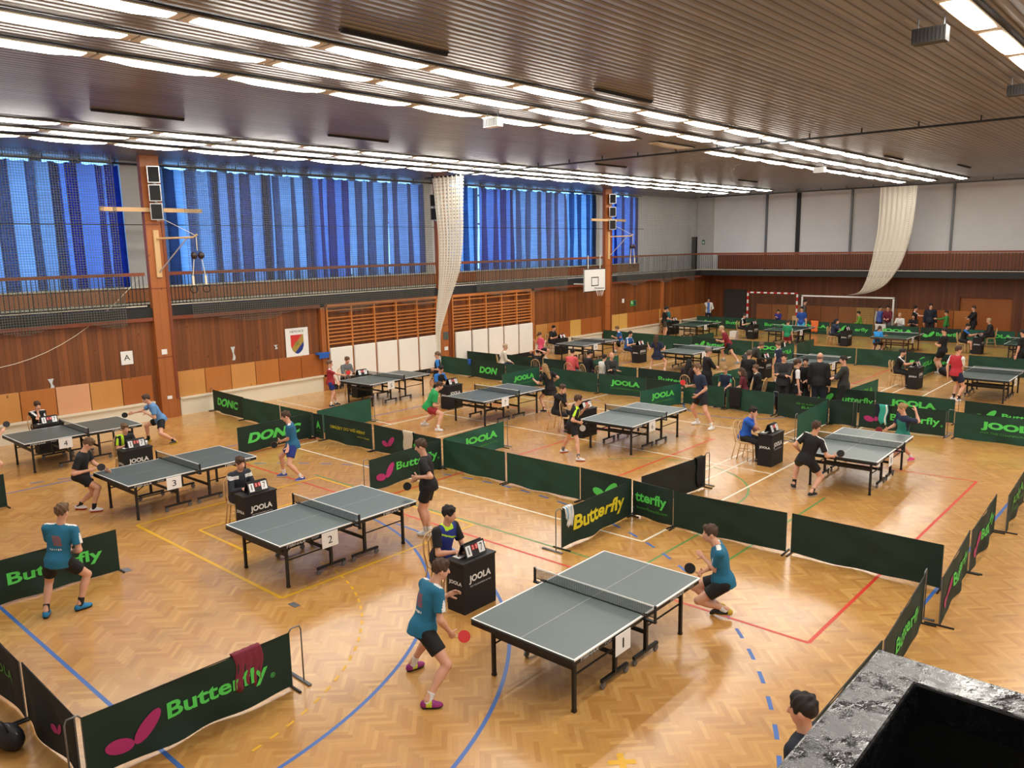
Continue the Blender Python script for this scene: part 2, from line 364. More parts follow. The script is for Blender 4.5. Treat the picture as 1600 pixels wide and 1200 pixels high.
for a in ((-3.55, 9.57, -3.55, 18.66), (-19., 9.57, -3.55, 9.57), (-9.7, 12.9, -9.7, 18.66), (-12.65, 9.57, -12.65, 18.66), (-19., 18.66, -9.6, 18.66), (-5.9, 18.5, -3.55, 18.66), (-9.7, 26, -9.7, 34), (-18.2, 9.57, -18.2, 18.66)): strip('red', *a, w=.05)
for a in ((-14.95, 5.94, -10.0, 5.94), (-10.0, 5.94, -10.0, 10.0), (-14.95, 5.94, -14.95, 10.0), (-14.95, 10.0, -10.0, 10.0), (-13.77, 6.58, -12.0, 6.58), (-13.77, 6.58, -13.77, 8.6)): strip('yellow', *a, w=.06)
arc('yellow', -11, 3.1, 4.03, .15, 1.5, w=.035, dash=.12)
for a in ((-4.12, 5.92, -3.92, 6.12), (-4.12, 6.12, -3.92, 5.92)): strip('yellow', *a, w=.07)
for a in ((-17.9, 11.25, -7.12, 11.25), (-7.12, 11.25, -7.12, 34), (-17.9, 11.25, -17.9, 34), (-8.05, 14.5, -8.05, 30), (-8.45, 14.5, -8.45, 30), (-15.6, 12.5, -15.6, 30), (-17.9, 16.55, -7.12, 16.55), (-17.9, 20.1, -7.12, 20.1), (-17.9, 29, -7.12, 29), (-24, 14.6, -17.9, 14.6)): strip('white', *a)
for a in ((-15.2, 10.08, -6.55, 10.08), (-6.55, 10.08, -6.55, 12.6), (-5.6, 11.2, -5.6, 15.6)): strip('green', *a, w=.045)
arc('green', -8.9, 14.2, 2.1, -.4, 2.6, w=.045)
for k, mb in lines.items():
    o = S('court_lines', mb, LC[k], FL); o['label'] = '%s painted court lines' % k
# brass floor socket plates
for x, y in ((-9.66, 5.93), (-12.9, 4.9)):
    o = MB().bb((x-.09, y-.05, .0005), (x+.09, y+.05, .004)).build('floor_socket_cover', m_grey); tag(o, 'small dark metal socket cover in the parquet %s' % ('near the bottom left banner' if x > -10 else 'near the yellow line'), 'floor cover')

# --- left wall, ground level
S('wall_left', MB().bb((-24.6, YN, 0), (-24.34, 47, 3.15)), m_darkwood_y)
b = MB().bb((-24.34, YN, 0), (-24.25, 10.55, .52)).bb((-24.34, 11.35, 0), (-24.25, 16.9, .52)).bb((-24.34, 28.7, 0), (-24.25, 34.15, .52)).bb((-24.34, 34.95, 0), (-24.25, 45.8, .52))
b.bb((-24.34, YN, .52), (-24.2, 10.55, .58)).bb((-24.34, 11.35, .52), (-24.2, 16.9, .58)).bb((-24.34, 28.7, .52), (-24.2, 34.15, .58)).bb((-24.34, 34.95, .52), (-24.2, 45.8, .58))
S('baseboard_left', b, m_cream)
# row of loose veneer boards leaning above the baseboard
rnd = random.Random(3)
def boards(y0, y1, n):
    w = (y1-y0)/n
    for i in range(n):
        a = y0+i*w; c = rnd.choice((0, 0, 2, 2, 1)) if a < 30 else rnd.choice((0, 2, 1, 3, 2))
        o = MB().bb((-24.34, a+.012, .585), (-24.29, a+w-.012, 1.39)).build('wall_panel', m_panel_y[c])
        if abs(a-8) < .45: o.data.materials[0] = m_pale
        tag(o, 'upright %s veneer board on the left wall %s' % (('amber', 'honey', 'rust brown', 'pale yellow')[c] if abs(a-8) >= .45 else 'salmon pink', 'left of the first wood pillar' if a < 10 else 'between the first wood pillar and the wall bars' if a < 17 else 'beyond the wall bars' if a < 34 else 'beyond the third wood pillar'), 'wall panel', 'veneer boards along the left wall')
boards(4.2, 10.55, 7); boards(11.35, 16.75, 6); boards(28.8, 34.15, 6); boards(34.95, 45.6, 13)
# pillars
PY = (10.72, 22.52, 34.30)
for i, y in enumerate(PY):
    o = S('trim_%d' % (i+1), MB().bb((-24.34, y, 0), (-24.15, y+.56, ZC-.005)), m_pillar)
    S('pillar_seam', MB().bb((-24.15, y, 1.9), (-24.145, y+.56, 1.93)).bb((-24.15, y, 4.0), (-24.145, y+.56, 4.03)).bb((-24.15, y, 5.9), (-24.145, y+.56, 5.93)).bb((-24.15, y+.47, .6), (-24.12, y+.56, 6.0)), m_rail, o)
for k, y in enumerate((16.72, 28.45, 40.0)):
    S('trim_%d' % (k+4), MB().bb((-24.34, y, 0), (-24.2, y+.18, 3.15)), m_pillar)
S('trim_7', MB().bb((-24.34, YN, 3.04), (-24.2, 45.9, 3.15)), m_rail)
# --- gallery
S('trim_8', MB().bb((-26.4, YN, 3.15), (-24.22, 47, 3.43)), m_slab)
S('trim_9', MB().bb((-24.22, 44.5, 3.15), (XR, 47, 3.43)), m_slab)
# window wall with openings
cols = [(-3, -.2), (10.9, 12.35), (23.4, 25.3), (35.6, 37.3), (40.1, 47.2)]
w = MB()
w.bb((-26.55, YN, 3.4), (-26.3, 47.2, 4.0)); w.bb((-26.55, YN, 7.86), (-26.3, 47.2, ZC))
for a, c in cols: w.bb((-26.55, a, 4.0), (-26.3, c, 7.86))
S('wall_window_side', w, m_wall)
for a, c in cols[1:4]: S('trim_%d' % (10+cols.index((a, c))), MB().bb((-26.3, a, 3.43), (-26.0, a+.75, ZC)), m_concrete)
S('baseboard_gallery', MB().bb((-26.3, YN, 3.55), (-25.75, 40, 3.98)), m_pillar2)
S('trim_20', MB().bb((-26.3, YN, 3.98), (-25.7, 40, 4.03)).bb((-26.0, YN, 3.46), (-25.72, 40, 3.52)), m_cream)
wn = 0
for (a, c) in ((-.2, 10.9), (12.35, 23.4), (25.3, 35.6), (37.3, 40.1)):
    wn += 1; f = MB(); n = max(1, round((c-a)/1.12)); s = (c-a)/n
    for i in range(n+1): f.bb((-26.52, a+i*s-.16, 4.0), (-26.4, a+i*s+.16, 7.86))
    for z in (4.05, 6.15, 7.45): f.bb((-26.5, a, z-.04), (-26.42, c, z+.04))
    wo = S('window_%d' % wn, f, m_mul)
    S('pane', MB().bb((-26.47, a, 4.0), (-26.46, c, 7.86)), m_glass, wo)
# curtain rails with hooks
r = MB(); r.tube([(-25.95, YN, 7.82), (-25.95, 40, 7.82)], .022, 6, 0).tube([(-25.6, YN, 7.8), (-25.6, 40, 7.8)], .02, 6, 0)
for i in range(42): r.tube([(-25.6, YN+.6+i*1.0, 7.92), (-25.6, YN+.6+i, 7.8)], .015, 5)
tag(r.build('curtain_rail', m_black), 'black steel curtain rail hung under the ceiling along the windows', 'curtain rail')
tag(MB().tube([(-25.5, YN, 5.95), (-25.5, 40, 5.95)], .014, 5).build('tension_wire', m_black), 'dark horizontal wire halfway up in front of the blue curtains', 'wire')
# curtains: each cloth its own thing
cloths = [curtain_material('blue_curtain_cloth', (72, 84, 116), (176, 200, 236)), curtain_material('grey_blue_curtain_cloth', (84, 88, 106), (176, 190, 222)), curtain_material('deep_blue_curtain_cloth', (44, 62, 118), (130, 160, 228))]
def curtain(y0, y1, k, where):
    """cloth hung in soft pleats that double back on themselves, so layers overlap"""
    rr = random.Random(int(y0*97)); cols_ = []; y = y0; ph = rr.random()*6
    while y < y1-.1:
        flat = rr.uniform(.5, .9); back = rr.uniform(.2, .45)
        nf = 5
        for i in range(nf): cols_.append((y+flat*i/nf, 0., 0., ph+y*4+i*.7))
        e = y+flat; sl = rr.uniform(-.12, .12)
        for i in range(4): cols_.append((e-back*i/4, .035, sl, ph+i)) if i else cols_.append((e, .01, 0., ph))
        for i in range(3): cols_.append((e-back+back*i/3, .07, -sl*.5, ph-i))
        y = e
    cols_.append((y1, 0., 0., ph)); nz = 22; P = []; zb = 3.97-rr.random()*.06; la = 0; lb = 0
    for j in range(nz+1):
        t = j/nz; row = []
        for y, dx, sl, p in cols_:
            s_ = (y-y0)/(y1-y0); z = zb+(7.77-zb)*t-.05*abs(math.sin(s_*PI*5))*(t**8)
            row.append((-25.95+dx+.035*math.sin(p+2.2*t)+.03*math.sin(7*y+3*t), y+(la*(1-s_)+lb*s_)*(1-t)+sl*(1-t)*1.2, z))
        P.append(row)
    o = MB().grid(P).build('window_curtain', cloths[k], None, True)
    tag(o, where, 'curtain')
cn = 0
names = {0: 'left of the first pillar', 1: 'between the first and second pillar', 2: 'between the second and third pillar', 3: 'beyond the third pillar'}
ordn = ['leftmost', 'second from the left', 'third from the left', 'fourth from the left', 'fifth from the left', 'sixth from the left']
for bi, (a, c, n) in enumerate(((3.2, 10.85, 4), (11.9, 23.35, 6), (24.6, 35.55, 5), (37.3, 39.9, 1))):
    s = (c-a)/n
    for i in range(n):
        k = (cn*7+bi) % 3 if i not in (n-1,) else 2
        k = [0, 1, 0, 2][cn % 4]
        curtain(a+i*s+.03, a+(i+1)*s-(.0 if i % 2 else .05), k, '%s blue curtain, %s at the gallery windows' % (('only' if n == 1 else ordn[i]), names[bi])); cn += 1
# gallery railings (one per bay), balusters as parts
bal = MB().box((0, 0, 0), (.018, .018, .92)).mesh('baluster', m_black)
railgrp = 'gallery railings'
def railing(x0, y0, x1, y1, label, sp=.115):
    d = Vector((x1-x0, y1-y0)); Ln = d.length; t = thing('gallery_railing', label, 'railing', (x0, y0, 3.43), math.atan2(d.y, d.x), railgrp)
    MB().box((Ln/2, 0, 1.02), (Ln, .07, .10)).build('handrail', m_rail, t)
    MB().box((Ln/2, 0, .07), (Ln, .03, .03)).build('bottom_rail', m_cream, t)
    n = int(Ln/sp); over = max(0, n-100)
    for i in range(min(n, 100)): link(bpy.data.objects.new('baluster', bal), t, ((i+.5)*Ln/n, 0, .51))
    if over:
        mb = MB()
        for i in range(100, n): mb.box(((i+.5)*Ln/n, 0, .51), (.018, .018, .92))
        mb.build('baluster', m_black, t)['kind'] = 'stuff'
railing(-24.27, 2.0, -24.27, 10.6, 'left gallery railing left of the first wood pillar')
railing(-24.27, 11.32, -24.27, 22.43, 'left gallery railing between the first and second wood pillar')
railing(-24.27, 23.15, -24.27, 34.2, 'left gallery railing between the second and third wood pillar')
railing(-24.27, 34.92, -24.27, 44.5, 'left gallery railing beyond the third wood pillar', .12)
railing(-24.27, 44.55, -14.5, 44.55, 'far gallery railing left of the hanging white net', .125)
railing(-14.5, 44.55, XR, 44.55, 'far gallery railing right of the hanging white net', .15)
for x in (-19.2, -15.7, -10.7):
    pass
# --- far wall
S('wall_far_ground', MB().bb((-24.6, 46.0, 0), (-10.2, 46.25, 3.2)).bb((-7.85, 46.0, 0), (XR+.2, 46.25, 3.2)).bb((-10.2, 46, 2.12), (-7.85, 46.25, 3.2)), m_darkwood_x)
S('door_1', MB().bb((-23.35, 45.93, 0), (-21.9, 46.02, 2.25)), m_darkdoor)
S('door_2', MB().bb((-10.2, 46.15, 0), (-7.85, 46.2, 2.12)), m_panel_y[2])
S('wall_far_upper', MB().bb((-26.6, 47.0, 3.4), (XR+.2, 47.2, ZC)), m_wall)
S('door_3', MB().bb((-26.25, 46.95, 3.43), (-25.72, 47.01, 5.5)), m_dark)
S('trim_21', MB().bb((-25.65, 46.6, 3.43), (-24.7, 47, ZC)), m_concrete)
for i, x in enumerate((-21.2, -19.25, -16.2, -13.2, -11.05)):
    S('trim_%d' % (22+i), MB().bb((x-.05-(.05 if i == 1 else 0), 46.85, 3.43), (x+.05+(.05 if i == 1 else 0), 47, ZC)), (m_black if i in (1,) else m_grey))
S('baseboard_far_gallery', MB().bb((-24.2, 46.6, 3.5), (XR, 46.7, 4.35)), plank_material('brown_gallery_boards', 0, .12, (110, 58, 32), (150, 84, 50)))
for i in range(14):
    x = -21.2+i*.98
    if -10.4 < x < -8: continue
    c = (2, 0, 1, 2, 2, 0, 3, 1, 0, 2, 2, 0, 2, 0)[i]
    o = MB().bb((x+.01, 45.94, .1), (x+.96, 46.0, 1.42)).build('wall_panel', m_panel_y[c])
    tag(o, 'upright %s veneer board on the far wall behind the goals' % ('amber', 'honey', 'rust brown', 'pale yellow')[c], 'wall panel', 'veneer boards along the far wall')
# --- right and near walls, outside the picture
S('wall_right', MB().bb((XR, YN, 0), (XR+.2, 47.2, ZC)), m_wall)
S('wall_near', MB().bb((-26.6, YN-.2, 0), (XR+.2, YN, ZC)), m_wall)
# near gallery slab and the black parapet the camera looks over
pb = scuffed_black()
S('trim_40', MB().bb((-.42, YN, 3.15), (XR, 1.2, 3.4)), m_dark)
par = MB()
par.bb((-.35, YN, 3.15), (-.30, 1.24, 4.40), 1).bb((-.35, 1.19, 3.15), (XR, 1.24, 4.40), 1)
rim = [(-.352, YN), (-.278, YN), (-.278, 1.172), (XR, 1.172), (XR, 1.242), (-.352, 1.242)]
par.add([(x, y, 4.40) for x, y in rim]+[(x, y, 4.45) for x, y in rim], [(5, 2, 1, 0), (5, 4, 3, 2), (6, 7, 8, 11), (8, 9, 10, 11)]+[(i, (i+1) % 6, 6+(i+1) % 6, 6+i) for i in range(6)], 0)
po = S('wall_parapet', par, [pb, m_dark])
bv = po.modifiers.new('bevel', 'BEVEL'); bv.width = .004; bv.segments = 2

# ================================================================ ceiling lamps
m_lamp = mat('lamp_diffuser', (255, 252, 244), .4, emit=(255, 250, 240), estr=LAMP_STRENGTH)
m_tray = mat('lamp_tray', (200, 184, 158), .5)
m_slot = mat('dark_ceiling_slot', (24, 20, 18), .8)
def make_lamp():
    t = thing('fluorescent_lamp', '', 'ceiling light')
    MB().bb((-.16, -.98, -.03), (.16, .98, 0)).bb((.165, -1.0, -.012), (.24, 1.0, 0), 1).build('housing', [m_tray, m_slot], t)
    P = []
    for i in range(9):
        y = -.86+1.72*i/8; e = 1-abs(i-4)/4; dz = .05*min(1, e*2.2)+.006; row = []
        for j in range(7):
            a = PI*j/6; row.append((-.135*math.cos(a), y, -.03-dz*math.sin(a)))
        P.append(row)
    MB().grid(P).build('diffuser', m_lamp, t, True)
    return remember(t)
lamp = make_lamp(); first = True
rows = [(-2.78, 'row nearest the right edge'), (-1.45, 'row off the right edge, second'), (-.1, 'row off the right edge, third'),
        (-9.72, 'right hand row of the middle bank'), (-11.08, 'middle row of the middle bank'), (-12.42, 'left hand row of the middle bank'),
        (-19.25, 'right hand row of the bank near the windows'), (-20.55, 'middle row of the bank near the windows'), (-21.85, 'row nearest the windows')]
for x, nm in rows:
    y = 1.9 if x > -3 else 2.0
    k = 0
    while y < 43.5:
        ok = not (x == -12.42 and 19.3 < y < 22.3)
        if x > -2.5 and y > 30: ok = False
        if ok:
            lb = 'lit strip lamp on the ceiling, %s' % nm; g = 'ceiling lamps, %s' % nm
            if first: o = lamp; o.location = (x, y, ZC-.022); o['label'] = lb; o['group'] = g; first = False
            else: dup(lamp, lb, (x, y, ZC-.022), None, g)
        y += 2.0
# unlit lamp in the left hand row of the middle bank
o = dup(lamp, 'unlit strip lamp in the left hand row of the middle bank', (-12.42, 20.9, ZC-.022), None, 'unlit lamp')
for c in kids(o):
    if c.name.startswith('diffuser'): c.data = c.data.copy(); c.data.materials[0] = mat('unlit_diffuser', (190, 180, 165), .4)
del o['group']
# vents
for i, (x, y) in enumerate(((-8.95, 7.7), (-17.15, 7.7), (-17.1, 13.3), (-9.0, 13.4), (-17.0, 24.5), (-9.1, 30.2), (-8.2, 36), (-17.1, 35.7))):
    w_ = 'first second third fourth'.split()[[7.7, 13.35, 24.5, 30.2, 35.85].index(min([7.7, 13.35, 24.5, 30.2, 35.85], key=lambda q: abs(q-y))) if y < 30 else 3]
    o = MB().bb((x-.05, y-.95, ZC-.02), (x+.05, y+.95, ZC)).bb((x-.02, y-.95, ZC-.05), (x+.02, y+.95, ZC-.02)).build('ceiling_vent', m_slot)
    tag(o, 'dark slot vent in the ceiling %s, %s' % ('right of the middle lamps' if x > -12 else 'between the two lamp banks', ('nearest', 'nearest', 'second', 'second', 'third', 'third', 'farthest', 'farthest')[i]), 'ceiling vent')
# ceiling tracks for divider nets
for y, lb in ((21.8, 'black ceiling track for the middle divider net'), (43.9, 'black ceiling track in front of the far gallery')):
    mb = MB().bb((-24, y-.03, ZC-.16), (XR, y+.03, ZC-.11))
    for i in range(20): mb.bb((-23.6+i*1.35, y-.015, ZC-.11), (-23.57+i*1.35, y+.015, ZC))
    tag(mb.build('ceiling_track', m_black), lb, 'ceiling track')
# slung devices under the ceiling
def device(loc, lb, dark=False):
    t = thing('ceiling_heater', lb, 'heater', loc)
    m = m_darkdoor if dark else m_whitep
    mb = MB().bb((-.26, -.12, -.42), (.26, .12, -.18)).build('casing', m, t)
    g = MB()
    for i in range(9): g.bb((-.24+i*.06-.006, -.135, -.40), (-.24+i*.06+.006, -.12, -.2))
    g.build('grille', m_black if dark else m_grey, t); t.scale = (.78, .78, .78)
    MB().tube([(-.2, 0, 0), (-.2, 0, -.2)], .012).tube([(.2, 0, 0), (.2, 0, -.2)], .012).build('hanger', m_grey, t)
device((-12.0, 12.9, ZC), 'white slatted heater hanging under the middle lamp bank'); device((-11.7, 30.3, ZC), 'white box device hanging beyond the ceiling track')
device((-3.2, 11.8, ZC), 'dark device on the ceiling beside the right hand lamps', True); device((-3.1, 17.2, ZC), 'dark device on the ceiling at the right picture edge', True)

# ================================================================ wall bars and white mats
def wall_bars(y0, y1, lb):
    t = thing('wall_bars', lb, 'wall bars', (-24.34, y0, 0)); n = 5; s = (y1-y0)/n
    for i in range(n+1): MB().bb((0, i*s-.03, .1), (.14, i*s+.03, 3.12)).build('upright', m_barwood, t)
    for i in range(n):
        for k in range(11):
            z = 1.68+k*.135
            if k in (8, ): continue
            MB().tube([(.11, i*s+.03, z), (.11, (i+1)*s-.03, z)], .027, 6).build('rung', m_barwood, t)
    MB().bb((0, 0, 3.04), (.15, y1-y0, 3.12)).build('top_board', m_barwood, t)
wall_bars(17.0, 22.4, 'wooden wall bars left of the second wood pillar'); wall_bars(23.3, 28.4, 'wooden wall bars right of the second wood pillar')
for y0, y1, w_ in ((16.95, 22.35, 'left'), (23.3, 28.42, 'right')):
    s = (y1-y0)/5
    for i in range(5):
        mb = MB().bb((-24.19, y0+i*s+.05, .2), (-24.1, y0+(i+1)*s-.05, 1.55))
        o = mb.build('wall_mat', m_white); bv = o.modifiers.new('b', 'BEVEL'); bv.width = .02; bv.segments = 2
        tag(o, '%s white protective mat under the wall bars %s of the second pillar' % (('first', 'second', 'third', 'fourth', 'fifth')[i], w_), 'wall mat', 'white mats under the wall bars')
    o = MB().bb((-24.185, y0+.04, 0), (-24.12, y1-.04, .19)).build('mat_plinth', m_dark); tag(o, 'black plinth below the white mats %s of the second pillar' % w_, 'plinth')

# ================================================================ nets
m_net = net_material('grey_safety_net', (92, 92, 84), .07, .0125)
m_wnet = net_material('white_divider_net', (232, 228, 214), .09, .055)
def hanging_net(y0, y1, z0, lb, x=-23.9):
    n = int((y1-y0)*12); P = []; UV = []
    for j in range(13):
        t = j/12; row = []
        for i in range(n+1):
            s_ = i/n; y = y0+(y1-y0)*s_; z = z0+.12*math.sin(s_*17+1)*(1-t)**2+(7.90-z0)*t
            row.append((x+.05*math.sin(y*7+.6*t)*(.4+.6*(1-t))+.04*math.sin(y*2.3), y, z))
        P.append(row)
    mb = MB().grid(P); o = mb.build('safety_net', m_net, None, True); uvl = o.data.uv_layers.new(name='UVMap')
    co = [(v[1], v[2]) for v in mb.v]
    for lp in o.data.loops: uvl.data[lp.index].uv = co[lp.vertex_index]
    tag(o, lb, 'safety net')
hanging_net(3.2, 9.9, 3.05, 'fine grey safety net hung before the curtains left of the first pillar', -24.05)
hanging_net(11.75, 21.9, 2.95, 'fine grey safety net hung between the first and second pillar', -23.8)
hanging_net(24.6, 30.9, 3.05, 'fine grey safety net hung between the second and third pillar', -24.05)
hanging_net(35.2, 43.6, 3.0, 'fine grey safety net hung beyond the third pillar', -24.05)
def divider(path, widths, lb, depth=.35):
    """gathered net falling along a path of centre points, folds across its width (x axis)"""
    n = 30; m_ = len(path)*8; P = []; uvs = []
    def samp(t):
        q = t*(len(path)-1); i = min(int(q), len(path)-2); f = q-i
        p0 = Vector(path[max(i-1, 0)]); p1 = Vector(path[i]); p2 = Vector(path[i+1]); p3 = Vector(path[min(i+2, len(path)-1)])
        return .5*((2*p1)+(p2-p0)*f+(2*p0-5*p1+4*p2-p3)*f*f+(-p0+3*p1-3*p2+p3)*f**3), widths[i]+(widths[i+1]-widths[i])*f
    for j in range(m_+1):
        c, wd = samp(j/m_); row = []
        for i in range(n+1):
            s_ = i/n-.5; row.append((c.x+s_*wd, c.y+depth*min(1, wd)*.5*math.sin(i*1.5)*.35, c.z+.0))
            uvs.append((i*.09, j*7.0/m_))
        P.append(row)
    mb = MB().grid(P); o = mb.build('divider_net', m_wnet, None, True); uvl = o.data.uv_layers.new(name='UVMap')
    for lp in o.data.loops: uvl.data[lp.index].uv = uvs[lp.vertex_index]
    tag(o, lb, 'divider net')
divider([(-22.72, 21.8, 7.8), (-22.8, 21.9, 6.6), (-22.98, 22.1, 5.4), (-23.2, 22.2, 4.3), (-23.5, 22.25, 3.4), (-23.72, 22.2, 2.6), (-23.85, 22.1, 1.7), (-23.85, 22.1, .9), (-23.85, 22.1, .1)], [1.7, 1.5, 1.35, 1.2, .85, .6, .3, .22, .2], 'gathered white divider net falling along the second wood pillar')
divider([(-12.9, 43.9, 7.75), (-12.95, 44.0, 6.6), (-13.05, 44.15, 5.6), (-13.25, 44.3, 4.6), (-13.5, 44.4, 3.7), (-13.95, 44.5, 2.8), (-14.5, 44.6, 2.35), (-15.3, 44.7, 2.16)], [1.75, 1.7, 1.65, 1.6, 1.45, 1.1, .6, .3], 'gathered white divider net tied to the white goal at the far end')

# ================================================================ sports fittings on the wall
def speaker(loc, rz, lb, tilt=0):
    t = thing('loudspeaker', lb, 'loudspeaker', loc, rz, 'wall loudspeakers')
    MB().bb((-.16, -.17, -.24), (.12, .17, .24)).build('casing', m_steel, t)
    MB().bb((.12, -.145, -.215), (.135, .145, .215)).build('grille', m_dark, t)
    MB().bb((-.2, -.03, -.27), (.02, .03, -.24)).build('bracket', m_whitep, t)
for k, z in enumerate((7.35, 6.82, 6.28)): speaker((-23.92, 11.0, z), -.5, '%s of the three speakers on the first wood pillar' % ('top', 'middle', 'bottom')[k])
for k, z in enumerate((6.95, 6.42)):
    speaker((-24.0, 22.3, z), -1.2, '%s speaker on the left side of the second wood pillar' % ('upper', 'lower')[k]); speaker((-24.0, 23.3, z), .2, '%s speaker on the right side of the second wood pillar' % ('upper', 'lower')[k])
for k, z in enumerate((7.4, 6.75, 6.1)): speaker((-23.92, 34.6, z), -.9, '%s of the three speakers on the third wood pillar' % ('top', 'middle', 'bottom')[k])
def ring_arm(y, lb, pre):
    t = thing('gymnastic_ring_arm', lb, 'wall arm', (-24.145, y, 0))
    MB().bb((.0, -1.55, 6.28), (.07, 1.5, 6.40)).build('cross_beam', m_wood, t)
    MB().bb((0, -.08, 4.35), (.05, .08, 5.75)).build('wall_plate', m_wood, t)
    MB().tube([(.05, 0, 5.5), (.9, .72, 5.52), (1.0, .8, 5.6)], .03, 8).build('swing_arm', m_wood, t)
    MB().tube([(.05, 0, 4.5), (.75, .6, 5.5)], .02, 6).build('brace', m_steel, t)
    MB().tube([(.05, 0, 6.2), (.95, .76, 5.58)], .008, 5).build('cable', m_cream, t)
    t2 = thing('ring_hoist', pre+' hoist with two black pulleys and gymnastic rings hanging from the wall arm', 'gymnastic rings', (-23.18, y+.78, 0))
    MB().tube([(0, 0, 5.55), (0, 0, 5.12)], .01, 5).build('cable', m_cream, t2)
    mb = MB()
    for s_ in (-.11, .11): mb.ell((0, s_, 4.98), (.1, .1, .11))
    mb.build('pulley', mat('brown_black_pulley', (46, 32, 28), .4), t2, True)
    for s_ in (-.2, .2):
        MB().tube([(0, s_*.6, 4.9), (0, s_, 4.35)], .012, 5).bb((-.015, s_-.03, 4.1), (.015, s_+.03, 4.38)).build('strap', m_cream, t2)
        ring = [(0, s_+.11*math.cos(a*PI/8), 3.98+.11*math.sin(a*PI/8)) for a in range(17)]
        MB().tube(ring, .014, 6, cap=False).build('ring', m_dark, t2, True)
ring_arm(10.99, 'pale wooden swing arm with cross beam on the first pillar', 'first pillar'); ring_arm(34.56, 'pale wooden swing arm with cross beam on the third pillar', 'third pillar')
# basketball backboard
t = thing('basketball_backboard', 'white basketball backboard with black square and hoop on the left wall', 'basketball hoop', (-23.3, 32.2, 0))
MB().bb((-.03, -.9, 2.82), (0, .9, 3.95)).build('backboard', m_whitep, t)
b = MB()
for a, c in (((-.9, 2.82), (.9, 2.86)), ((-.9, 3.91), (.9, 3.95)), ((-.9, 2.82), (-.87, 3.95)), ((.87, 2.82), (.9, 3.95)), ((-.3, 3.1), (.3, 3.14)), ((-.3, 3.5), (.3, 3.54)), ((-.3, 3.1), (-.26, 3.54)), ((.26, 3.1), (.3, 3.54))): b.bb((.001, a[0], a[1]), (.006, c[0], c[1]))
b.build('black_marking', m_dark, t)
MB().tube([(.3+.22*math.cos(a*PI/10), .22*math.sin(a*PI/10), 3.0) for a in range(21)], .012, 6, cap=False).tube([(0, 0, 3.0), (.1, 0, 3.0)], .02).build('hoop', m_grey, t, True)
nb = MB()
for a in range(10):
    for d in (.35, -.35):
        nb.tube([(.3+.22*math.cos(a*PI/5), .22*math.sin(a*PI/5), 3.0), (.3+.12*math.cos(a*PI/5+d), .12*math.sin(a*PI/5+d), 2.62)], .006, 4)
nb.build('hoop_net', m_whitep, t)
MB().tube([(-1.0, -.5, 3.2), (-.03, -.5, 3.2)], .03).tube([(-1.0, .5, 3.2), (-.03, .5, 3.2)], .03).tube([(-.05, -.5, 3.9), (-.05, -.5, 4.6)], .02).tube([(-.05, .5, 3.9), (-.05, .5, 4.6)], .02).build('support_arm', m_whitep, t)
# goals
def goal(x0, x1, y, h, mats, lb, striped):
    t = thing('handball_goal' if striped else 'football_goal', lb, 'goal', (x0, y, 0)); w = x1-x0
    f = MB()
    def seg(p, q, n):
        for i in range(n):
            a = [p[k]+(q[k]-p[k])*i/n for k in range(3)]; c = [p[k]+(q[k]-p[k])*(i+1)/n for k in range(3)]
            lo = [min(a[k], c[k])-(.04 if abs(p[k]-q[k]) < 1e-6 else 0) for k in range(3)]; hi = [max(a[k], c[k])+(.04 if abs(p[k]-q[k]) < 1e-6 else 0) for k in range(3)]
            f.bb(lo, hi, i % 2 if striped else 0)
    seg((0, 0, 0), (0, 0, h), 10); seg((w, 0, 0), (w, 0, h), 10); seg((-.04, 0, h), (w+.04, 0, h), 15)
    f.build('post_frame', mats, t)
    for xx in (0, w): MB().tube([(xx, 0, h), (xx, .5, h-.05), (xx, .7, 0)], .015).build('back_stay', m_grey, t)
    P = [[(w*i/20, yy, zz) for i in range(21)] for yy, zz in ((.02, h), (.5, h-.05), (.6, h*.5), (.7, 0))]
    mb = MB().grid(P); o = mb.build('goal_net', net_material('goal_net_thread', (120, 112, 100), .1, .01), t); uvl = o.data.uv_layers.new(name='UVMap')
    for lp in o.data.loops: uvl.data[lp.index].uv = (mb.v[lp.vertex_index][0], mb.v[lp.vertex_index][2]+mb.v[lp.vertex_index][1])
goal(-21.3, -18.3, 44.95, 2.16, [mat('goal_red', (188, 28, 38), .4), m_whitep], 'handball goal with red and white striped posts at the far wall', True)
goal(-18.0, -13.1, 44.95, 2.05, [m_whitep, m_whitep], 'wide white goal with net at the far wall', False)

# ================================================================ papers and signs
def paper(x, y0, y1, z0, z1, lb, name='paper_notice', m=None, txt=None, tm=None, cat='notice'):
    t = thing(name, lb, cat, (x, (y0+y1)/2, (z0+z1)/2)); w = (y1-y0)/2; h = (z1-z0)/2
    MB().bb((-.004, -w, -h), (.004, w, h)).build('sheet', m or m_whitep, t)
    if txt:
        mb = MB(); letters(mb, txt, -w*.5, -h*.35, w, h*.8, lambda a, b_: (.006, a, b_)); mb.build('lettering', tm or m_dark, t)
    return t
paper(-24.32, 9.7, 10.05, 1.8, 2.2, 'white sheet reading A taped to the dark wood left of the first pillar', txt='A')
paper(-24.14, 10.85, 11.02, 2.0, 2.16, 'small white note taped high on the first wood pillar')
paper(-24.14, 10.9, 11.05, .6, .7, 'small white note taped low on the first wood pillar')
paper(-24.14, 22.7, 22.9, .85, 1.0, 'white note on the second wood pillar'); 
paper(-24.14, 22.66, 22.94, 1.3, 1.62, 'dark grey panel box on the second wood pillar', 'wall_box', mat('grey_green_box', (84, 92, 88), .5), cat='wall box')
paper(-24.32, 36.1, 36.3, 1.98, 2.2, 'white paper notice right of the third pillar')
t = paper(-24.32, 36.9, 37.5, 1.75, 2.05, 'green and black exit pictogram sign right of the third pillar', 'exit_sign', mat('sign_green', (60, 150, 70), .5), cat='sign')
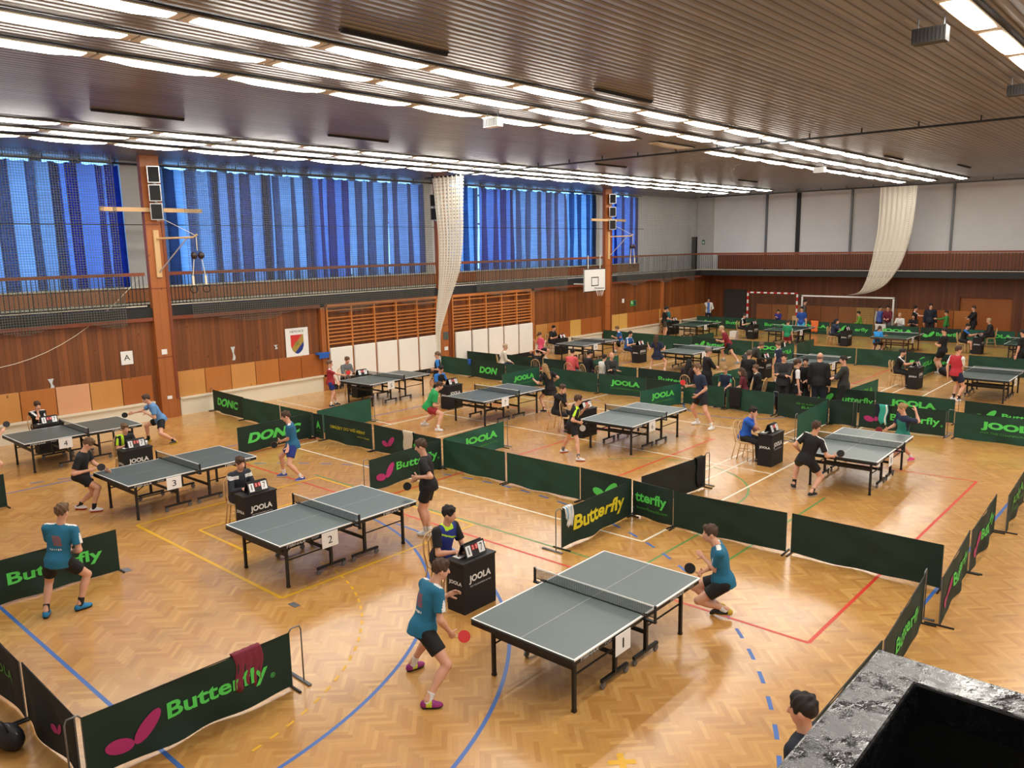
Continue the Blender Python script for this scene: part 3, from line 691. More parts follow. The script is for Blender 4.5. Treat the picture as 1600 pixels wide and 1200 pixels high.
MB().bb((.005, .02, -.13), (.007, .28, .13)).build('dark_half', mat('sign_dark', (50, 70, 66), .5), t)
MB().tube([(.008, -.22, 0), (.008, -.08, 0)], .02).ell((.008, -.15, .08), (.004, .04, .04)).build('arrow_symbol', m_whitep, t)
t = thing('exit_sign', 'small green sign on the white column of the far gallery', 'sign', (-25.2, 46.58, 5.15)); MB().bb((-.09, -.01, -.14), (.09, 0, .14)).build('plate', mat('sign_green2', (30, 110, 60), .5), t); MB().bb((-.05, -.014, -.08), (.05, -.011, .05)).build('symbol', m_whitep, t)
for y, z, h, k in ((7.75, 1.5, .3, 'above the salmon board'), (13.3, 1.75, .45, 'right of the first pillar'), (14.9, 1.8, .15, 'left of the club crest poster')):
    P = [[(-24.325, y-.05+.04*math.sin(j), z-h/2+h*j/4), (-24.322, y+.05+.03*math.sin(j*2), z-h/2+h*j/4)] for j in range(5)]
    tag(MB().grid(P).build('tape_strip', mat('tape_white', (200, 205, 205), .6)), 'torn strip of white tape on the dark wood %s' % k, 'tape')
# crest poster
t = thing('club_poster', 'white poster with a red, gold and blue crest on the left wall', 'poster', (-24.31, 15.75, 1.87))
MB().bb((-.005, -.46, -.52), (.005, .46, .52)).build('sheet', m_whitep, t)
sh = [(-.26, .28), (.26, .28), (.26, -.12), (.2, -.27), (.1, -.36), (0, -.4), (-.1, -.36), (-.2, -.27), (-.26, -.12)]
def clip(poly, a, b_, c):   # keep a*x+b*y<=c
    out = []
    for i in range(len(poly)):
        p, q = poly[i], poly[(i+1) % len(poly)]; dp = a*p[0]+b_*p[1]-c; dq = a*q[0]+b_*q[1]-c
        if dp <= 0: out.append(p)
        if dp*dq < 0: s_ = dp/(dp-dq); out.append((p[0]+(q[0]-p[0])*s_, p[1]+(q[1]-p[1])*s_))
    return out
for poly, c, nm in ((clip(sh, 1, -1, -.06), (206, 50, 44), 'red_field'), (clip(clip(sh, -1, 1, .06), 1, -1, .24), (168, 140, 62), 'gold_band'), (clip(sh, -1, 1, -.24), (30, 50, 130), 'blue_field')):
    MB().add([(.007, p[0], p[1]) for p in poly], [tuple(range(len(poly)))]).build(nm, mat('crest_'+nm, c, .5), t)
mb = MB(); letters(mb, 'NEMOSICE', -.28, .36, .56, .08, lambda a, b_: (.007, a, b_)); mb.build('lettering', m_dark, t)
mb = MB(); letters(mb, 'SK', -.1, -.1, .2, .16, lambda a, b_: (.009, a, b_)); mb.build('crest_mark', mat('crest_green', (60, 110, 60), .5), t)
tag(MB().bb((-24.3, 16.45, 1.36), (-24.1, 16.95, 1.42)).bb((-24.12, 16.5, 1.22), (-24.09, 16.9, 1.4)).build('blue_cloth', mat('blue_cloth', (36, 92, 178), .8)), 'blue cloth lying on the last veneer board beside the wall bars', 'cloth')
# long cable sagging on the dark wood
tag(MB().tube([(-24.28, 4.5+i*.4, 2.1+.055*(i-4)**2*.35) for i in range(16)], .008, 5).build('loose_rope', m_cream), 'thin pale rope sagging across the dark wood left of the first pillar', 'rope')

# ================================================================ table tennis tables
m_top = mat('slate_table_top', (84, 98, 97), .34, noise=.04, nscale=60)
m_topg = mat('green_table_top', (38, 72, 58), .42)
m_line = mat('table_white_line', (238, 238, 236), .45)
m_tnet = net_material('table_net_mesh', (22, 34, 32), .014, .0052)
m_castor = mat('castor_grey', (110, 110, 112), .35, .5)
m_redleg = mat('dark_red_table_leg', (72, 34, 28), .5)
m_card = mat('card_white', (240, 240, 240), .6); m_ink = mat('ink', (20, 20, 22), .6); m_red = mat('card_red', (220, 60, 56), .5)
def make_table(top, leg, name_label):
    t = thing('table_tennis_table', name_label, 'table tennis table'); W2, L2 = .7625, 1.37
    for s in (-1, 1):
        mb = MB(); y0, y1 = (-L2, -.006) if s < 0 else (.006, L2)
        mb.bb((-W2, y0, .738), (W2, y1, .76), 0)
        z = .7606
        def ln(a, b, c, d): mb.add([(a, b, z), (c, b, z), (c, d, z), (a, d, z)], [(0, 1, 2, 3)], 1)
        ln(-W2, y0, -W2+.02, y1); ln(W2-.02, y0, W2, y1); ln(-.0015, y0, .0015, y1)
        ye = -L2 if s < 0 else L2-.02; ln(-W2, ye, W2, ye+.02)
        mb.bb((-W2-.003, y0, .745), (-W2, y1, .7605), 1).bb((W2, y0, .745), (W2+.003, y1, .7605), 1)
        mb.build('tabletop', [top, m_line], t)
        ap = MB(); i = .012
        ap.bb((-W2+i, y0+i, .685), (-W2+i+.02, y1-i, .738)).bb((W2-i-.02, y0+i, .685), (W2-i, y1-i, .738)).bb((-W2+i, s*(L2-i)-.02, .685), (W2-i, s*(L2-i)+.0, .738))
        ap.build('apron', leg, t)
        ya = s*1.16
        for x in (-.6, .6):
            MB().bb((x-.02, ya-.02, .02), (x+.02, ya+.02, .70)).bb((x-.024, ya-.024, 0), (x+.024, ya+.024, .03)).build('leg', leg, t)
        MB().bb((-.6, ya-.015, .5), (.6, ya+.015, .56)).build('crossbar', leg, t)
        yi = s*.34
        for x in (-.58, .58):
            u = MB().bb((x-.022, yi-.022, .12), (x+.022, yi+.022, .74)).build('inner_upright', leg, t)
            fb = MB().bb((x-.02, yi-.27, .09), (x+.02, yi+.27, .125)).build('castor_bar', leg, t)
            for yy in (-.24, .24):
                MB().lathe([(.01, -.014), (.042, -.014), (.045, 0), (.042, .014), (.01, .014)], 12, (x, yi+yy, .045), 0, Matrix.Rotation(PI/2, 3, 'Y')).bb((x-.018, yi+yy-.02, .05), (x+.018, yi+yy+.02, .092)).build('castor', m_castor, fb)
            MB().tube([(x, yi, .42), (x, ya, .42)], .012, 6).tube([(x, ya, .55), (x, ya-s*.28, .70)], .01, 6).build('brace', leg, t)
        MB().bb((-.58, yi-.012, .32), (.58, yi+.012, .37)).build('crossbar', leg, t)
    nm = MB().add([(-.915, 0, .765), (.915, 0, .765), (.915, 0, .90), (-.915, 0, .90)], [(0, 1, 2, 3)]); no = nm.build('net', [m_tnet], t); uvl = no.data.uv_layers.new(name='UVMap')
    for lp in no.data.loops: v = nm.v[lp.vertex_index]; uvl.data[lp.index].uv = (v[0], v[2])
    MB().bb((-.915, -.005, .898), (.915, .005, .9125)).build('net_tape', m_line, no); MB().bb((-.915, -.003, .762), (.915, .003, .768)).build('net_cord', m_dark, no)
    for x in (-1, 1): MB().bb((x*.915-.012, -.014, .70), (x*.915+.012, .014, .915)).bb((min(x*.74, x*.93), -.02, .70), (max(x*.74, x*.93), .02, .725)).bb((min(x*.74, x*.80), -.03, .762), (max(x*.74, x*.80), .03, .772)).build('net_post', m_black, t)
    mb = MB()
    for y in (-1.25, .62): letters(mb, 'TIBHAR', y, .692, .34, .036, lambda a, b_: (W2+.0-.009, a, b_), bold=.02, shear=.3)
    for y in (-.8, 1.08): letters(mb, 'TOP', y, .696, .14, .028, lambda a, b_: (W2-.009, a, b_))
    letters(mb, 'TIBHAR', .3, .692, .32, .036, lambda a, b_: (a, -L2+.009, b_), bold=.02, shear=.3)
    mb.build('lettering', mat('lettering_grey', (190, 192, 192), .5), t)
    return remember(t)
tabA = make_table(m_top, m_black, ''); tabB = make_table(m_topg, m_black, ''); tabC = make_table(m_topg, m_redleg, '')
TB = [(-5.52, 7.56, .007, '1', tabA, 'table tennis table nearest the camera beside the squatting player'), (-10.87, 7.37, .014, '2', tabA, 'front row table tennis table between the player in black and the grey jacket scorer'),
      (-15.85, 7.24, .024, '3', tabA, 'front row table tennis table leaned on by the player with red cuffs'), (-21.2, 7.15, .005, '4', tabA, 'front row table tennis table at the left wall and left picture edge'),
      (-21.15, 17.1, .05, '5', tabA, 'second row table tennis table beside the white wall mats'), (-16.14, 17.27, 0, '7', tabA, 'second row table tennis table before the green shirted player'),
      (-11.12, 17.14, .03, '6', tabA, 'second row table tennis table between navy polo and lime shirt players'), (-5.61, 17.45, .03, '8', tabA, 'second row table tennis table reached over by the woman in teal'),
      (-21.45, 29.1, 0, '9', tabA, 'third row table tennis table nearest the wood panelled wall'), (-16.3, 29.4, .0, '10', tabA, 'third row table tennis table between the curly haired girl and dark red player'),
      (-11.1, 29.35, .0, '11', tabA, 'third row table tennis table behind the standing group'), (-5.45, 29.4, .0, '12', tabA, 'third row table tennis table right of the red and white shirted player'),
      (-21.5, 39.2, 0, '13', tabB, 'last row green table tennis table nearest the left wall'), (-16.35, 39.4, 0, '14', tabB, 'last row green table tennis table before the striped goal'),
      (-11.1, 39.0, 0, '15', tabC, 'last row green table tennis table on dark red wooden legs'), (-5.9, 39.3, 0, '16', tabB, 'last row green table tennis table at the right picture edge')]
used = set()
def card(root, num, xs=.79):
    c = MB().bb((xs, -.64, .50), (xs+.006, -.34, .745)).build('number_card', m_card, root)
    mb = MB(); w = {'1': .03, '10': .1, '11': .07}.get(num, .05*len(num)+.03); letters(mb, num, -.49-w/2, .56, w, .12, lambda a, b_: (xs+.008, a, b_)); mb.build('digit', m_ink, c)
for x, y, a, n, src, lb in TB:
    if src.name in used: o = dup(src, lb, (x, y, 0), a)
    else: o = src; o.location = (x, y, 0); o.rotation_euler = (0, 0, a); o['label'] = lb; used.add(src.name)
    o['_n'] = n
for o in [o for o in bpy.data.objects if '_n' in o.keys()]:
    n = o['_n']; del o['_n']; card(o, n)

# ================================================================ barriers
m_cloth = [mat('barrier_green_cloth', (24, 66, 48), .75, noise=.1, nscale=5), mat('barrier_dark_green_cloth', (20, 46, 34), .78, noise=.1, nscale=5), mat('barrier_teal_cloth', (22, 84, 66), .7, noise=.1, nscale=5), mat('barrier_black_green_cloth', (18, 26, 20), .8)]
m_lime = mat('lettering_lime', (86, 214, 92), .6); m_mag = mat('lettering_magenta', (176, 44, 112), .6); m_yel = mat('lettering_yellow', (222, 206, 40), .6); m_white_l = mat('lettering_white', (225, 225, 225), .6)
m_brg = mat('lettering_dark_lime', (70, 160, 62), .6)
def barrier(x0, y0, x1, y1, label, txt=None, col=0, em=None, foot=1, seed=0, sag=.012):
    d = Vector((x1-x0, y1-y0)); Ln = d.length; rz = math.atan2(d.y, d.x)
    t = thing('court_barrier', label, 'barrier', (x0, y0, 0), rz, 'green court barriers'); rr = random.Random(seed*13+int(abs(x0)*31+abs(y0)*17))
    p1, p2, p3 = rr.random()*6, rr.random()*6, rr.random()*6; am = rr.uniform(.014, .034)
    def fy(x, z):
        s = x/Ln; e = math.sin(PI*min(max(s, 0), 1)); v = 1-z/.72
        return e*(am*math.sin(5.2*x+p1+3*z)*(.3+v)+.012*math.sin(9*x-8*z+p2)*v+.018*math.sin(2.1*x+p3)*(v)+.008*math.sin(14*z+5*x+p3))
    nx = max(8, int(Ln*14)); nz = 10; P = []
    for j in range(nz+1):
        z0_ = .022+.678*j/nz; P.append([(i*Ln/nx, fy(i*Ln/nx, z0_), z0_-(sag*math.sin(PI*i/nx) if j == nz else 0)+(.012*math.sin(7*i/nx+p1) if j == 0 else 0)) for i in range(nx+1)])
    mb = MB().grid(P); Q = [[(a, b_+.004, c) for a, b_, c in r] for r in P]; n0 = len(mb.f); mb.grid(Q)
    mb.build('cloth', m_cloth[col], t, True)
    fr = MB().tube([(0, .006, .69), (Ln, .006, .69)], .007, 6)
    fr.build('top_rail', m_black, t)
    for s, x in ((0, .0), (1, Ln)):
        MB().tube([(x, .012, .02), (x, .012, .69), ], .009, 6).build('post', m_grey, t)
        f_ = MB().bb((x-.012, -.17, 0), (x+.012, .19, .02)); f_.build('foot', m_black, t)
    if foot == 2:
        MB().tube([(Ln, .012, .69), (Ln+.03, .012, .73), (Ln+.14, .012, .73), (Ln+.16, .012, .68), (Ln+.16, .012, .02)], .009, 8).bb((Ln+.14, -.12, 0), (Ln+.18, .3, .02)).build('end_hoop', m_grey, t, True)
    if foot == 3:
        MB().tube([(0, .012, .69), (-.03, .012, .73), (-.14, .012, .73), (-.16, .012, .68), (-.16, .012, .02)], .009, 8).bb((-.18, -.12, 0), (-.14, .3, .02)).build('end_hoop', m_grey, t, True)
    off = lambda a, b_: (a, fy(a, b_)-.009, b_)
    for it in (txt or []):
        s, x, z, w, h, m, kw = it
        mb = MB(); letters(mb, s, x, z, w, h, off, **kw)
        # back side is plain cloth
        mb.build('lettering', m, t)
    if em:
        x, z, sc, m = em; mb = MB()
        for cx, cz, ra, rb, an in ((x-.07*sc, z-.06*sc, .14*sc, .08*sc, 0), (x+.21*sc, z+.035*sc, .19*sc, .08*sc, .8)):
            if an == 0: an = -.22
            pts = [off(cx+math.cos(an)*ra*math.cos(q*PI/12)-math.sin(an)*rb*math.sin(q*PI/12), cz+math.sin(an)*ra*math.cos(q*PI/12)+math.cos(an)*rb*math.sin(q*PI/12)) for q in range(24)]
            mb.add([off(cx, cz)]+pts, [(0, 1+q, 1+(q+1) % 24) for q in range(24)])
        mb.build('butterfly_emblem', m, t)
    return t
def BF(x=.72, w=1.35, m=None, z=.24, h=.24): return [('Butterfly', x, z, w, h, m or m_lime, dict(bold=.025))]
def JO(x=.55, w=1.15, m=None, tag_=True, z=.30, h=.2):
    x -= w*.04; w *= 1.12; h *= 1.15; r = [('JOOLA', x, z, w, h, m or m_lime, dict(bold=.055))]
    if tag_: r.append(('FOR THE CHAMPION IN YOU', x, z-.08, w, .045, m_brg, {}))
    return r
def DO(x=.35, w=1.4): return [('DONIC', x, .24, w, .26, m_lime, dict(bold=.05, shear=.25))]
BL = [
 (-12.95, 2.45, -12.97, 4.82, 'barrier behind the blue player at the left edge, green emblem and word', BF(.78, 1.35), 1, (.28, .34, 1, m_lime), 1),
 (-7.78, 2.4, -7.74, 4.66, 'barrier in the bottom left foreground with magenta emblem and a maroon towel', BF(.80, 1.15)+[('®', 1.98, .25, .06, .06, m_lime, {})], 1, (.38, .30, 1, m_mag), 4),
 (-11.95, 2.37, -9.47, 2.36, 'almost black barrier at the bottom left corner, outer one', [('JOOLA', 1.4, .3, .8, .16, m_brg, {})], 3, None, 1),
 (-9.42, 2.38, -7.9, 2.36, 'almost black barrier at the bottom left corner beside the bag', None, 3, (.9, .3, .5, m_mag), 1),
 (-18.2, 2.42, -18.2, 4.72, 'barrier cut by the left picture edge with yellow small writing', [('brnu', 1.75, .12, .35, .1, m_yel, {})], 1, None, 1),
 (-24.1, 12.36, -22.05, 12.26, 'barrier reading DONIC nearest the left wall', DO(.3, 1.45), 1, None, 3),
 (-22.0, 12.2, -20.0, 12.22, 'plain barrier right of the small DONIC one', None, 0, None, 1),
 (-19.9, 12.2, -18.35, 12.22, 'plain barrier behind the big DONIC one', None, 0, None, 1),
 (-18.25, 9.93, -18.32, 12.14, 'barrier reading DONIC behind the player with white shoulder', DO(.25, 1.65), 1, None, 1),
 (-18.28, 12.19, -17.86, 12.2, 'narrow strip of barrier between DONIC and yellow lettering', [('A', .12, .3, .2, .2, m_lime, dict(bold=.04)), ('SINCE', .1, .2, .24, .04, m_brg, {})], 1, None, 1),
 (-17.83, 12.24, -15.88, 12.3, 'dark barrier with yellow writing OBRAZKY DO VASI HERNY', [('OBRÁZKY DO VAŠÍ HERNY', .25, .38, 1.45, .1, m_yel, {}), ('Jablonec Česká', 1.35, .26, .5, .05, m_yel, {}), ('tel. 00 00 00', 1.35, .18, .45, .05, m_yel, {})][:2], 1, None, 1),
 (-15.8, 12.31, -13.32, 12.3, 'barrier with magenta emblem and a cream towel hung over it', BF(1.15, 1.2), 1, (.5, .32, .9, m_mag), 1),
 (-18.44, 12.45, -18.73, 14.53, 'plain teal barrier running back from the DONIC corner', None, 2, None, 2),
 (-13.11, 10.06, -13.27, 12.26, 'barrier behind the player in black with magenta emblem', BF(.78, 1.3)+[('®', 2.08, .25, .06, .06, m_lime, {})], 1, (.36, .32, 1, m_mag), 3),
 (-13.24, 12.3, -11.33, 12.33, 'plain green barrier right of the player in black', None, 0, None, 1),
 (-13.30, 12.4, -13.42, 14.6, 'teal barrier reading JOOLA below table seven', JO(.75, 1.1), 2, None, 2),
 (-11.25, 12.32, -9.33, 12.36, 'plain green barrier in the middle of the front row', None, 0, None, 1),
 (-9.3, 12.37, -8.07, 12.32, 'short barrier with green leaf shaped emblem behind the yellow lettered one', None, 1, (.55, .36, 1, m_lime), 1),
 (-7.97, 10.08, -8.01, 12.24, 'barrier with yellow old style lettering and a blue and white towel', [('Butterfly', .3, .18, 1.6, .34, m_yel, dict(bold=.03, shear=.1))], 1, None, 3),
 (-8.0, 12.28, -7.1, 12.2, 'short barrier with green word and web address right of the yellow lettering', [('tterfly', .06, .26, .72, .26, m_lime, dict(bold=.03)), ('butterflyworld.com', .1, .16, .7, .07, m_brg, {})], 1, None, 1),
 (-7.05, 12.16, -5.02, 12.29, 'plain dark barrier behind the squatting player', None, 1, None, 1),
 (-4.94, 12.32, -2.70, 12.34, 'plain dark barrier ending at the right hand row', None, 1, None, 1),
 (-8.0, 12.6, -7.81, 14.75, 'black barrier with a black jacket hung on its right end', None, 3, None, 2),
 (-2.45, 6.62, -2.46, 8.84, 'plain barrier half hidden by the black parapet', None, 1, None, 1),
 (-2.44, 8.88, -2.6, 11.05, 'barrier beyond the parapet corner with green lettering seen edge on', BF(.5, 1.3), 1, None, 2),
 (-2.4, 11.12, -2.55, 13.27, 'right hand barrier with green lettering, second from the parapet', BF(.75, 1.25), 1, (.35, .3, 1, m_mag), 1),
 (-2.52, 13.31, -2.62, 15.5, 'right hand barrier with green lettering, third from the parapet', BF(.75, 1.25), 1, (.35, .3, 1, m_mag), 1),
 (-2.45, 15.6, -2.54, 17.7, 'barrier at the right picture edge with green lettering seen edge on', JO(.5, 1.2, m_brg), 1, None, 1),
 (-24.1, 23.98, -22.2, 23.96, 'dark barrier behind the spectator in cream', None, 1, None, 1),
 (-24.1, 22.27, -22.08, 22.2, 'plain green barrier at the foot of the second pillar', None, 0, None, 1),
 (-22.04, 22.14, -20.2, 22.1, 'barrier reading DON in front of the spectator in cream', [('DON', .45, .22, 1.0, .27, m_lime, dict(bold=.05, shear=.25))], 1, None, 1),
 (-20.15, 22.1, -18.62, 22.25, 'plain green barrier left of the black and red child', None, 0, None, 1),
 (-18.58, 20.2, -18.6, 22.2, 'teal barrier reading JOOLA behind table seven', JO(.65, 1.0), 2, None, 1),
 (-18.5, 22.3, -16.0, 22.25, 'plain green barrier in front of the coral red jacket', None, 0, None, 1),
 (-15.97, 22.28, -14.13, 22.4, 'green barrier reading JOOLA in front of the balding man', JO(.55, 1.0), 0, None, 1),
 (-14.11, 22.4, -12.75, 22.3, 'plain dark barrier between two JOOLA barriers', None, 1, None, 1),
 (-12.98, 20.3, -12.73, 22.28, 'teal barrier reading JOOLA beside the tall navy player', JO(.55, 1.0), 2, None, 1),
 (-12.7, 22.38, -11.3, 22.4, 'plain green barrier behind the tall navy player', None, 0, None, 1),
 (-11.2, 22.38, -9.68, 22.36, 'plain green barrier with a black coat hung at its left end', None, 0, None, 1),
 (-9.55, 22.37, -8.05, 22.3, 'dark barrier with small green writing vse na stolni', [('vše na stolní tenis', .55, .44, .75, .07, m_brg, {}), ('ELAN', .72, .33, .35, .07, m_brg, dict(bold=.03)), ('Butterfly a Tibhar', .4, .22, .6, .05, m_brg, {})][:2], 1, None, 3),
 (-8.0, 22.27, -7.27, 22.3, 'short dark barrier behind the teal one', None, 1, None, 1),
 (-7.9, 19.8, -8.05, 22.2, 'plain teal barrier behind the player with white shoulders', None, 2, None, 3),
 (-7.2, 22.3, -5.1, 22.5, 'barrier with magenta emblem and a dark jacket over it', BF(.78, 1.2)+[('®', 2.0, .25, .05, .06, m_lime, {})], 1, (.32, .34, .95, m_mag), 3),
 (-4.9, 22.55, -2.7, 22.5, 'green barrier reading JOOLA at the right picture edge', JO(.65, 1.2), 0, None, 3),
 (-22.1, 24.1, -20.0, 24.1, 'dark barrier behind the sitting child with hands on head', None, 1, None, 1),
 (-19.95, 24.1, -17.8, 24.1, 'dark barrier behind the coral red jacket', None, 1, None, 1),
 (-17.7, 24.1, -15.6, 24.1, 'dark barrier behind the balding man', None, 0, None, 1),
 (-15.55, 24.15, -13.2, 24.1, 'dark barrier with lime word behind the pink bag', BF(.85, 1.3), 1, None, 1),
 (-13.1, 24.1, -11.2, 24.1, 'dark barrier behind the man in the black tracksuit', None, 0, None, 1),
 (-11.15, 24.1, -9.3, 24.15, 'dark barrier behind the sitting children', None, 1, None, 1),
 (-9.25, 24.2, -7.42, 24.25, 'dark barrier with green emblem and word behind the standing group', BF(.75, 1.05), 1, (.3, .34, 1, m_lime), 1),
 (-7.4, 24.3, -5.3, 24.25, 'green barrier reading JOOLA behind the magenta emblem one', JO(.45, 1.1), 0, None, 1),
 (-5.05, 24.25, -2.8, 24.15, 'dark barrier with lime winged emblem at the right edge', [('Butterfly', .9, .3, 1.1, .16, m_lime, dict(bold=.03))], 1, (.45, .36, .9, m_lime), 3),
 (-8.15, 24.4, -8.05, 26.57, 'teal barrier running back behind the man in charcoal', JO(.6, 1.0, m_brg), 2, None, 1),
 (-18.0, 24.4, -18.0, 26.5, 'plain teal barrier running back behind the sitting row', None, 2, None, 1),
 (-12.7, 24.4, -12.6, 26.5, 'plain teal barrier running back behind the black tracksuit', None, 2, None, 1),
 (-24.2, 34.2, -22.3, 33.95, 'third row end barrier nearest the left wall', None, 0, None, 1),
 (-22.3, 33.9, -20.35, 33.8, 'creased green barrier behind the curly haired girl', None, 0, None, 1),
 (-20.3, 33.75, -18.85, 33.85, 'green barrier between the curly haired girl and lime emblem', None, 0, None, 1),
 (-18.8, 33.95, -16.9, 33.85, 'barrier with pale green emblem behind the dark red player', BF(.75, 1.1), 1, (.3, .36, 1, m_lime), 1),
 (-16.85, 33.85, -15.75, 33.8, 'short green barrier right of the dark red player', None, 0, None, 1),
 (-15.7, 33.8, -13.85, 33.9, 'green barrier reading JOOLA with a black and white towel', JO(.3, 1.2), 0, None, 1),
 (-13.75, 34.0, -13.85, 36.15, 'plain green barrier running back behind the third row', None, 0, None, 1),
 (-18.95, 34.0, -18.9, 36.2, 'plain green barrier running back by the last row wall table', None, 0, None, 1),
 (-13.75, 31.7, -13.8, 33.8, 'teal barrier reading JOOLA beside the navy shirted boy', JO(.6, 1.1, m_lime, False), 2, None, 1),
 (-13.0, 33.7, -11.2, 33.8, 'creased green barrier below the last row girl in blue', None, 0, None, 1),
 (-11.15, 33.8, -9.28, 33.75, 'green barrier left of the person writing at the desk', None, 0, None, 1),
 (-9.25, 33.8, -7.3, 33.8, 'dark barrier with green emblem and word behind the striped player', BF(.8, 1.05), 1, (.35, .36, 1, m_lime), 1),
 (-8.25, 31.6, -8.2, 33.7, 'teal barrier reading JOOLA beside the black scorer desk', JO(.6, 1.1, m_lime), 2, None, 1),
 (-7.1, 34.1, -5.2, 34.1, 'creased green barrier behind table nine', None, 0, None, 1),
 (-5.1, 34.1, -3.0, 34.1, 'green barrier at the far right of the third row', None, 0, None, 1),
 (-24.1, 43.95, -22.5, 44.1, 'far barrier with lime word in front of the man in white', BF(.5, 1.0), 0, None, 1),
 (-22.45, 44.1, -20.4, 44.2, 'far barrier with lime word left of the striped goal', BF(.2, 1.5), 0, None, 1),
 (-20.35, 44.2, -18.2, 44.15, 'far barrier with lime word inside the striped goal', BF(.5, 1.4), 0, None, 1),
 (-18.15, 44.15, -16.1, 44.1, 'far green barrier reading JOOLA below the orange jacket', JO(.5, 1.3), 0, None, 1),
 (-16.0, 44.1, -13.8, 44.0, 'far green barrier with a leaf emblem and lime word', [('erfly', 1.3, .24, .7, .24, m_lime, dict(bold=.03))], 0, (.45, .36, 1.1, m_lime), 1),
 (-13.7, 44.0, -11.5, 43.9, 'far green barrier with pale letters behind the last row net', JO(.4, 1.4, m_lime, False), 0, None, 1),
 (-11.4, 43.85, -9.55, 43.85, 'far barrier with green emblem and word right of the last row table', BF(.72, 1.05), 1, (.3, .34, 1, m_lime), 1),
 (-9.5, 43.9, -7.3, 43.95, 'far teal barrier reading JOOLA before the old man', JO(.9, 1.1), 2, None, 1),
 (-7.2, 44.0, -5.0, 44.0, 'far green barrier at the right picture edge', None, 0, None, 1),
]
for i, b_ in enumerate(BL):
    t = barrier(*b_[:5], txt=b_[5], col=b_[6], em=b_[7], foot=(2 if b_[8] == 4 else b_[8]), seed=i)
    if b_[8] == 4:
        MB().tube([(0, .012, .69), (-.03, .012, .73), (-.13, .012, .73), (-.15, .012, .68), (-.15, .012, .02)], .009, 8).bb((-.17, -.12, 0), (-.13, .3, .02)).build('end_hoop', m_grey, t, True)

# ================================================================ towels and clothes hung on barriers
def drape(x, y, ang, w, hf, hb, m, lb, name='towel', cat='towel', z=.7, stripes=None, thick=.02):
    """cloth folded over a barrier top; ang = barrier direction, hf hangs on the viewer side"""
    P = []; n = 12; prof = [(-.034, z-hf+hf*k/7) for k in range(8)]+[(-.026, z+.012), (-.0, z+.022), (.034, z+.012)]+[(.042, z-hb*k/5) for k in range(1, 6)]
    for yy, zz in prof:
        row = []
        for i in range(n+1):
            s = i/n; lo = max(0, (z-zz))
            row.append(((s-.5)*w*(1-.25*lo)+.02*math.sin(zz*14), yy+(.012*math.sin(i*1.9)*min(1, lo*5+.1) if yy < 0 else -.006*math.sin(i*1.9)), zz+(.03*math.sin(i*.9+w*9) if lo > hf*.95 else 0)))
        P.append(row)
    mb = MB().grid(P)
    if stripes: mb.m = [1 if (f[0] % (n+1)) in stripes else 0 for f in mb.f]
    o = mb.build(name, m if isinstance(m, list) else [m], None, True, (x, y, 0), (0, 0, ang)); s = o.modifiers.new('s', 'SOLIDIFY'); s.thickness = .008
    return tag(o, lb, cat)
H = PI/2
drape(-7.76, 4.12, H, .34, .42, .3, [mat('maroon_cloth', (128, 44, 62), .85, noise=.15, nscale=8)], 'maroon red towel hung over the foreground barrier')
drape(-8.0, 10.26, H, .2, .2, .15, [mat('sky_cloth', (70, 166, 214), .8), m_whitep], 'blue and white towel on the end of the yellow lettered barrier', stripes=(0, 1, 5, 6, 10, 11))
drape(-8.0, 10.3, H, .16, .34, .1, [m_whitep, mat('navy_cloth', (30, 44, 90), .8)], 'white towel with dark stripe under the blue one', z=.705, stripes=(3, 9))
drape(-14.45, 12.305, 0, .36, .5, .3, [mat('cream_towel', (206, 192, 168), .85)], 'cream towel over the barrier with magenta emblem')
drape(-7.83, 14.5, H, .28, .6, .5, [mat('black_cloth', (16, 16, 18), .85)], 'black jacket hung over the right end of the black barrier', 'jacket', 'jacket')
drape(-6.62, 22.36, 0, .36, .32, .3, [mat('navy_cloth2', (22, 30, 50), .85)], 'dark jacket hung over the magenta emblem barrier', 'jacket', 'jacket')
drape(-6.58, 22.33, 0, .22, .5, .05, [mat('turquoise_cloth', (54, 170, 150), .85), m_whitep], 'turquoise and white cloth below the dark jacket', stripes=(9, 10), z=.69)
drape(-10.9, 22.36, 0, .42, .62, .4, [mat('black_cloth', (16, 16, 18), .85)], 'long black coat hung on the barrier behind the navy player', 'coat', 'coat', z=.71)
drape(-14.35, 33.88, 0, .3, .5, .3, [mat('black_cloth', (16, 16, 18), .85), m_whitep], 'black and white towel on the third row JOOLA barrier', stripes=(0, 1, 9, 10))
drape(-16.9, 44.1, 0, .42, .6, .2, [mat('orange_cloth', (236, 120, 62), .8)], 'orange jacket on the far JOOLA barrier', 'jacket', 'jacket', z=.72)
drape(-22.1, 22.12, 0, .16, .2, .2, [mat('blue_cloth', (36, 92, 178), .8)], 'small blue cloth on the barrier by the spectator in cream')
drape(-13.4, 44.0, 0, .55, .3, .3, [mat('whitegrey_cloth', (206, 206, 200), .85)], 'white jacket on the far barrier behind the girl in blue', 'jacket', 'jacket', z=.72)
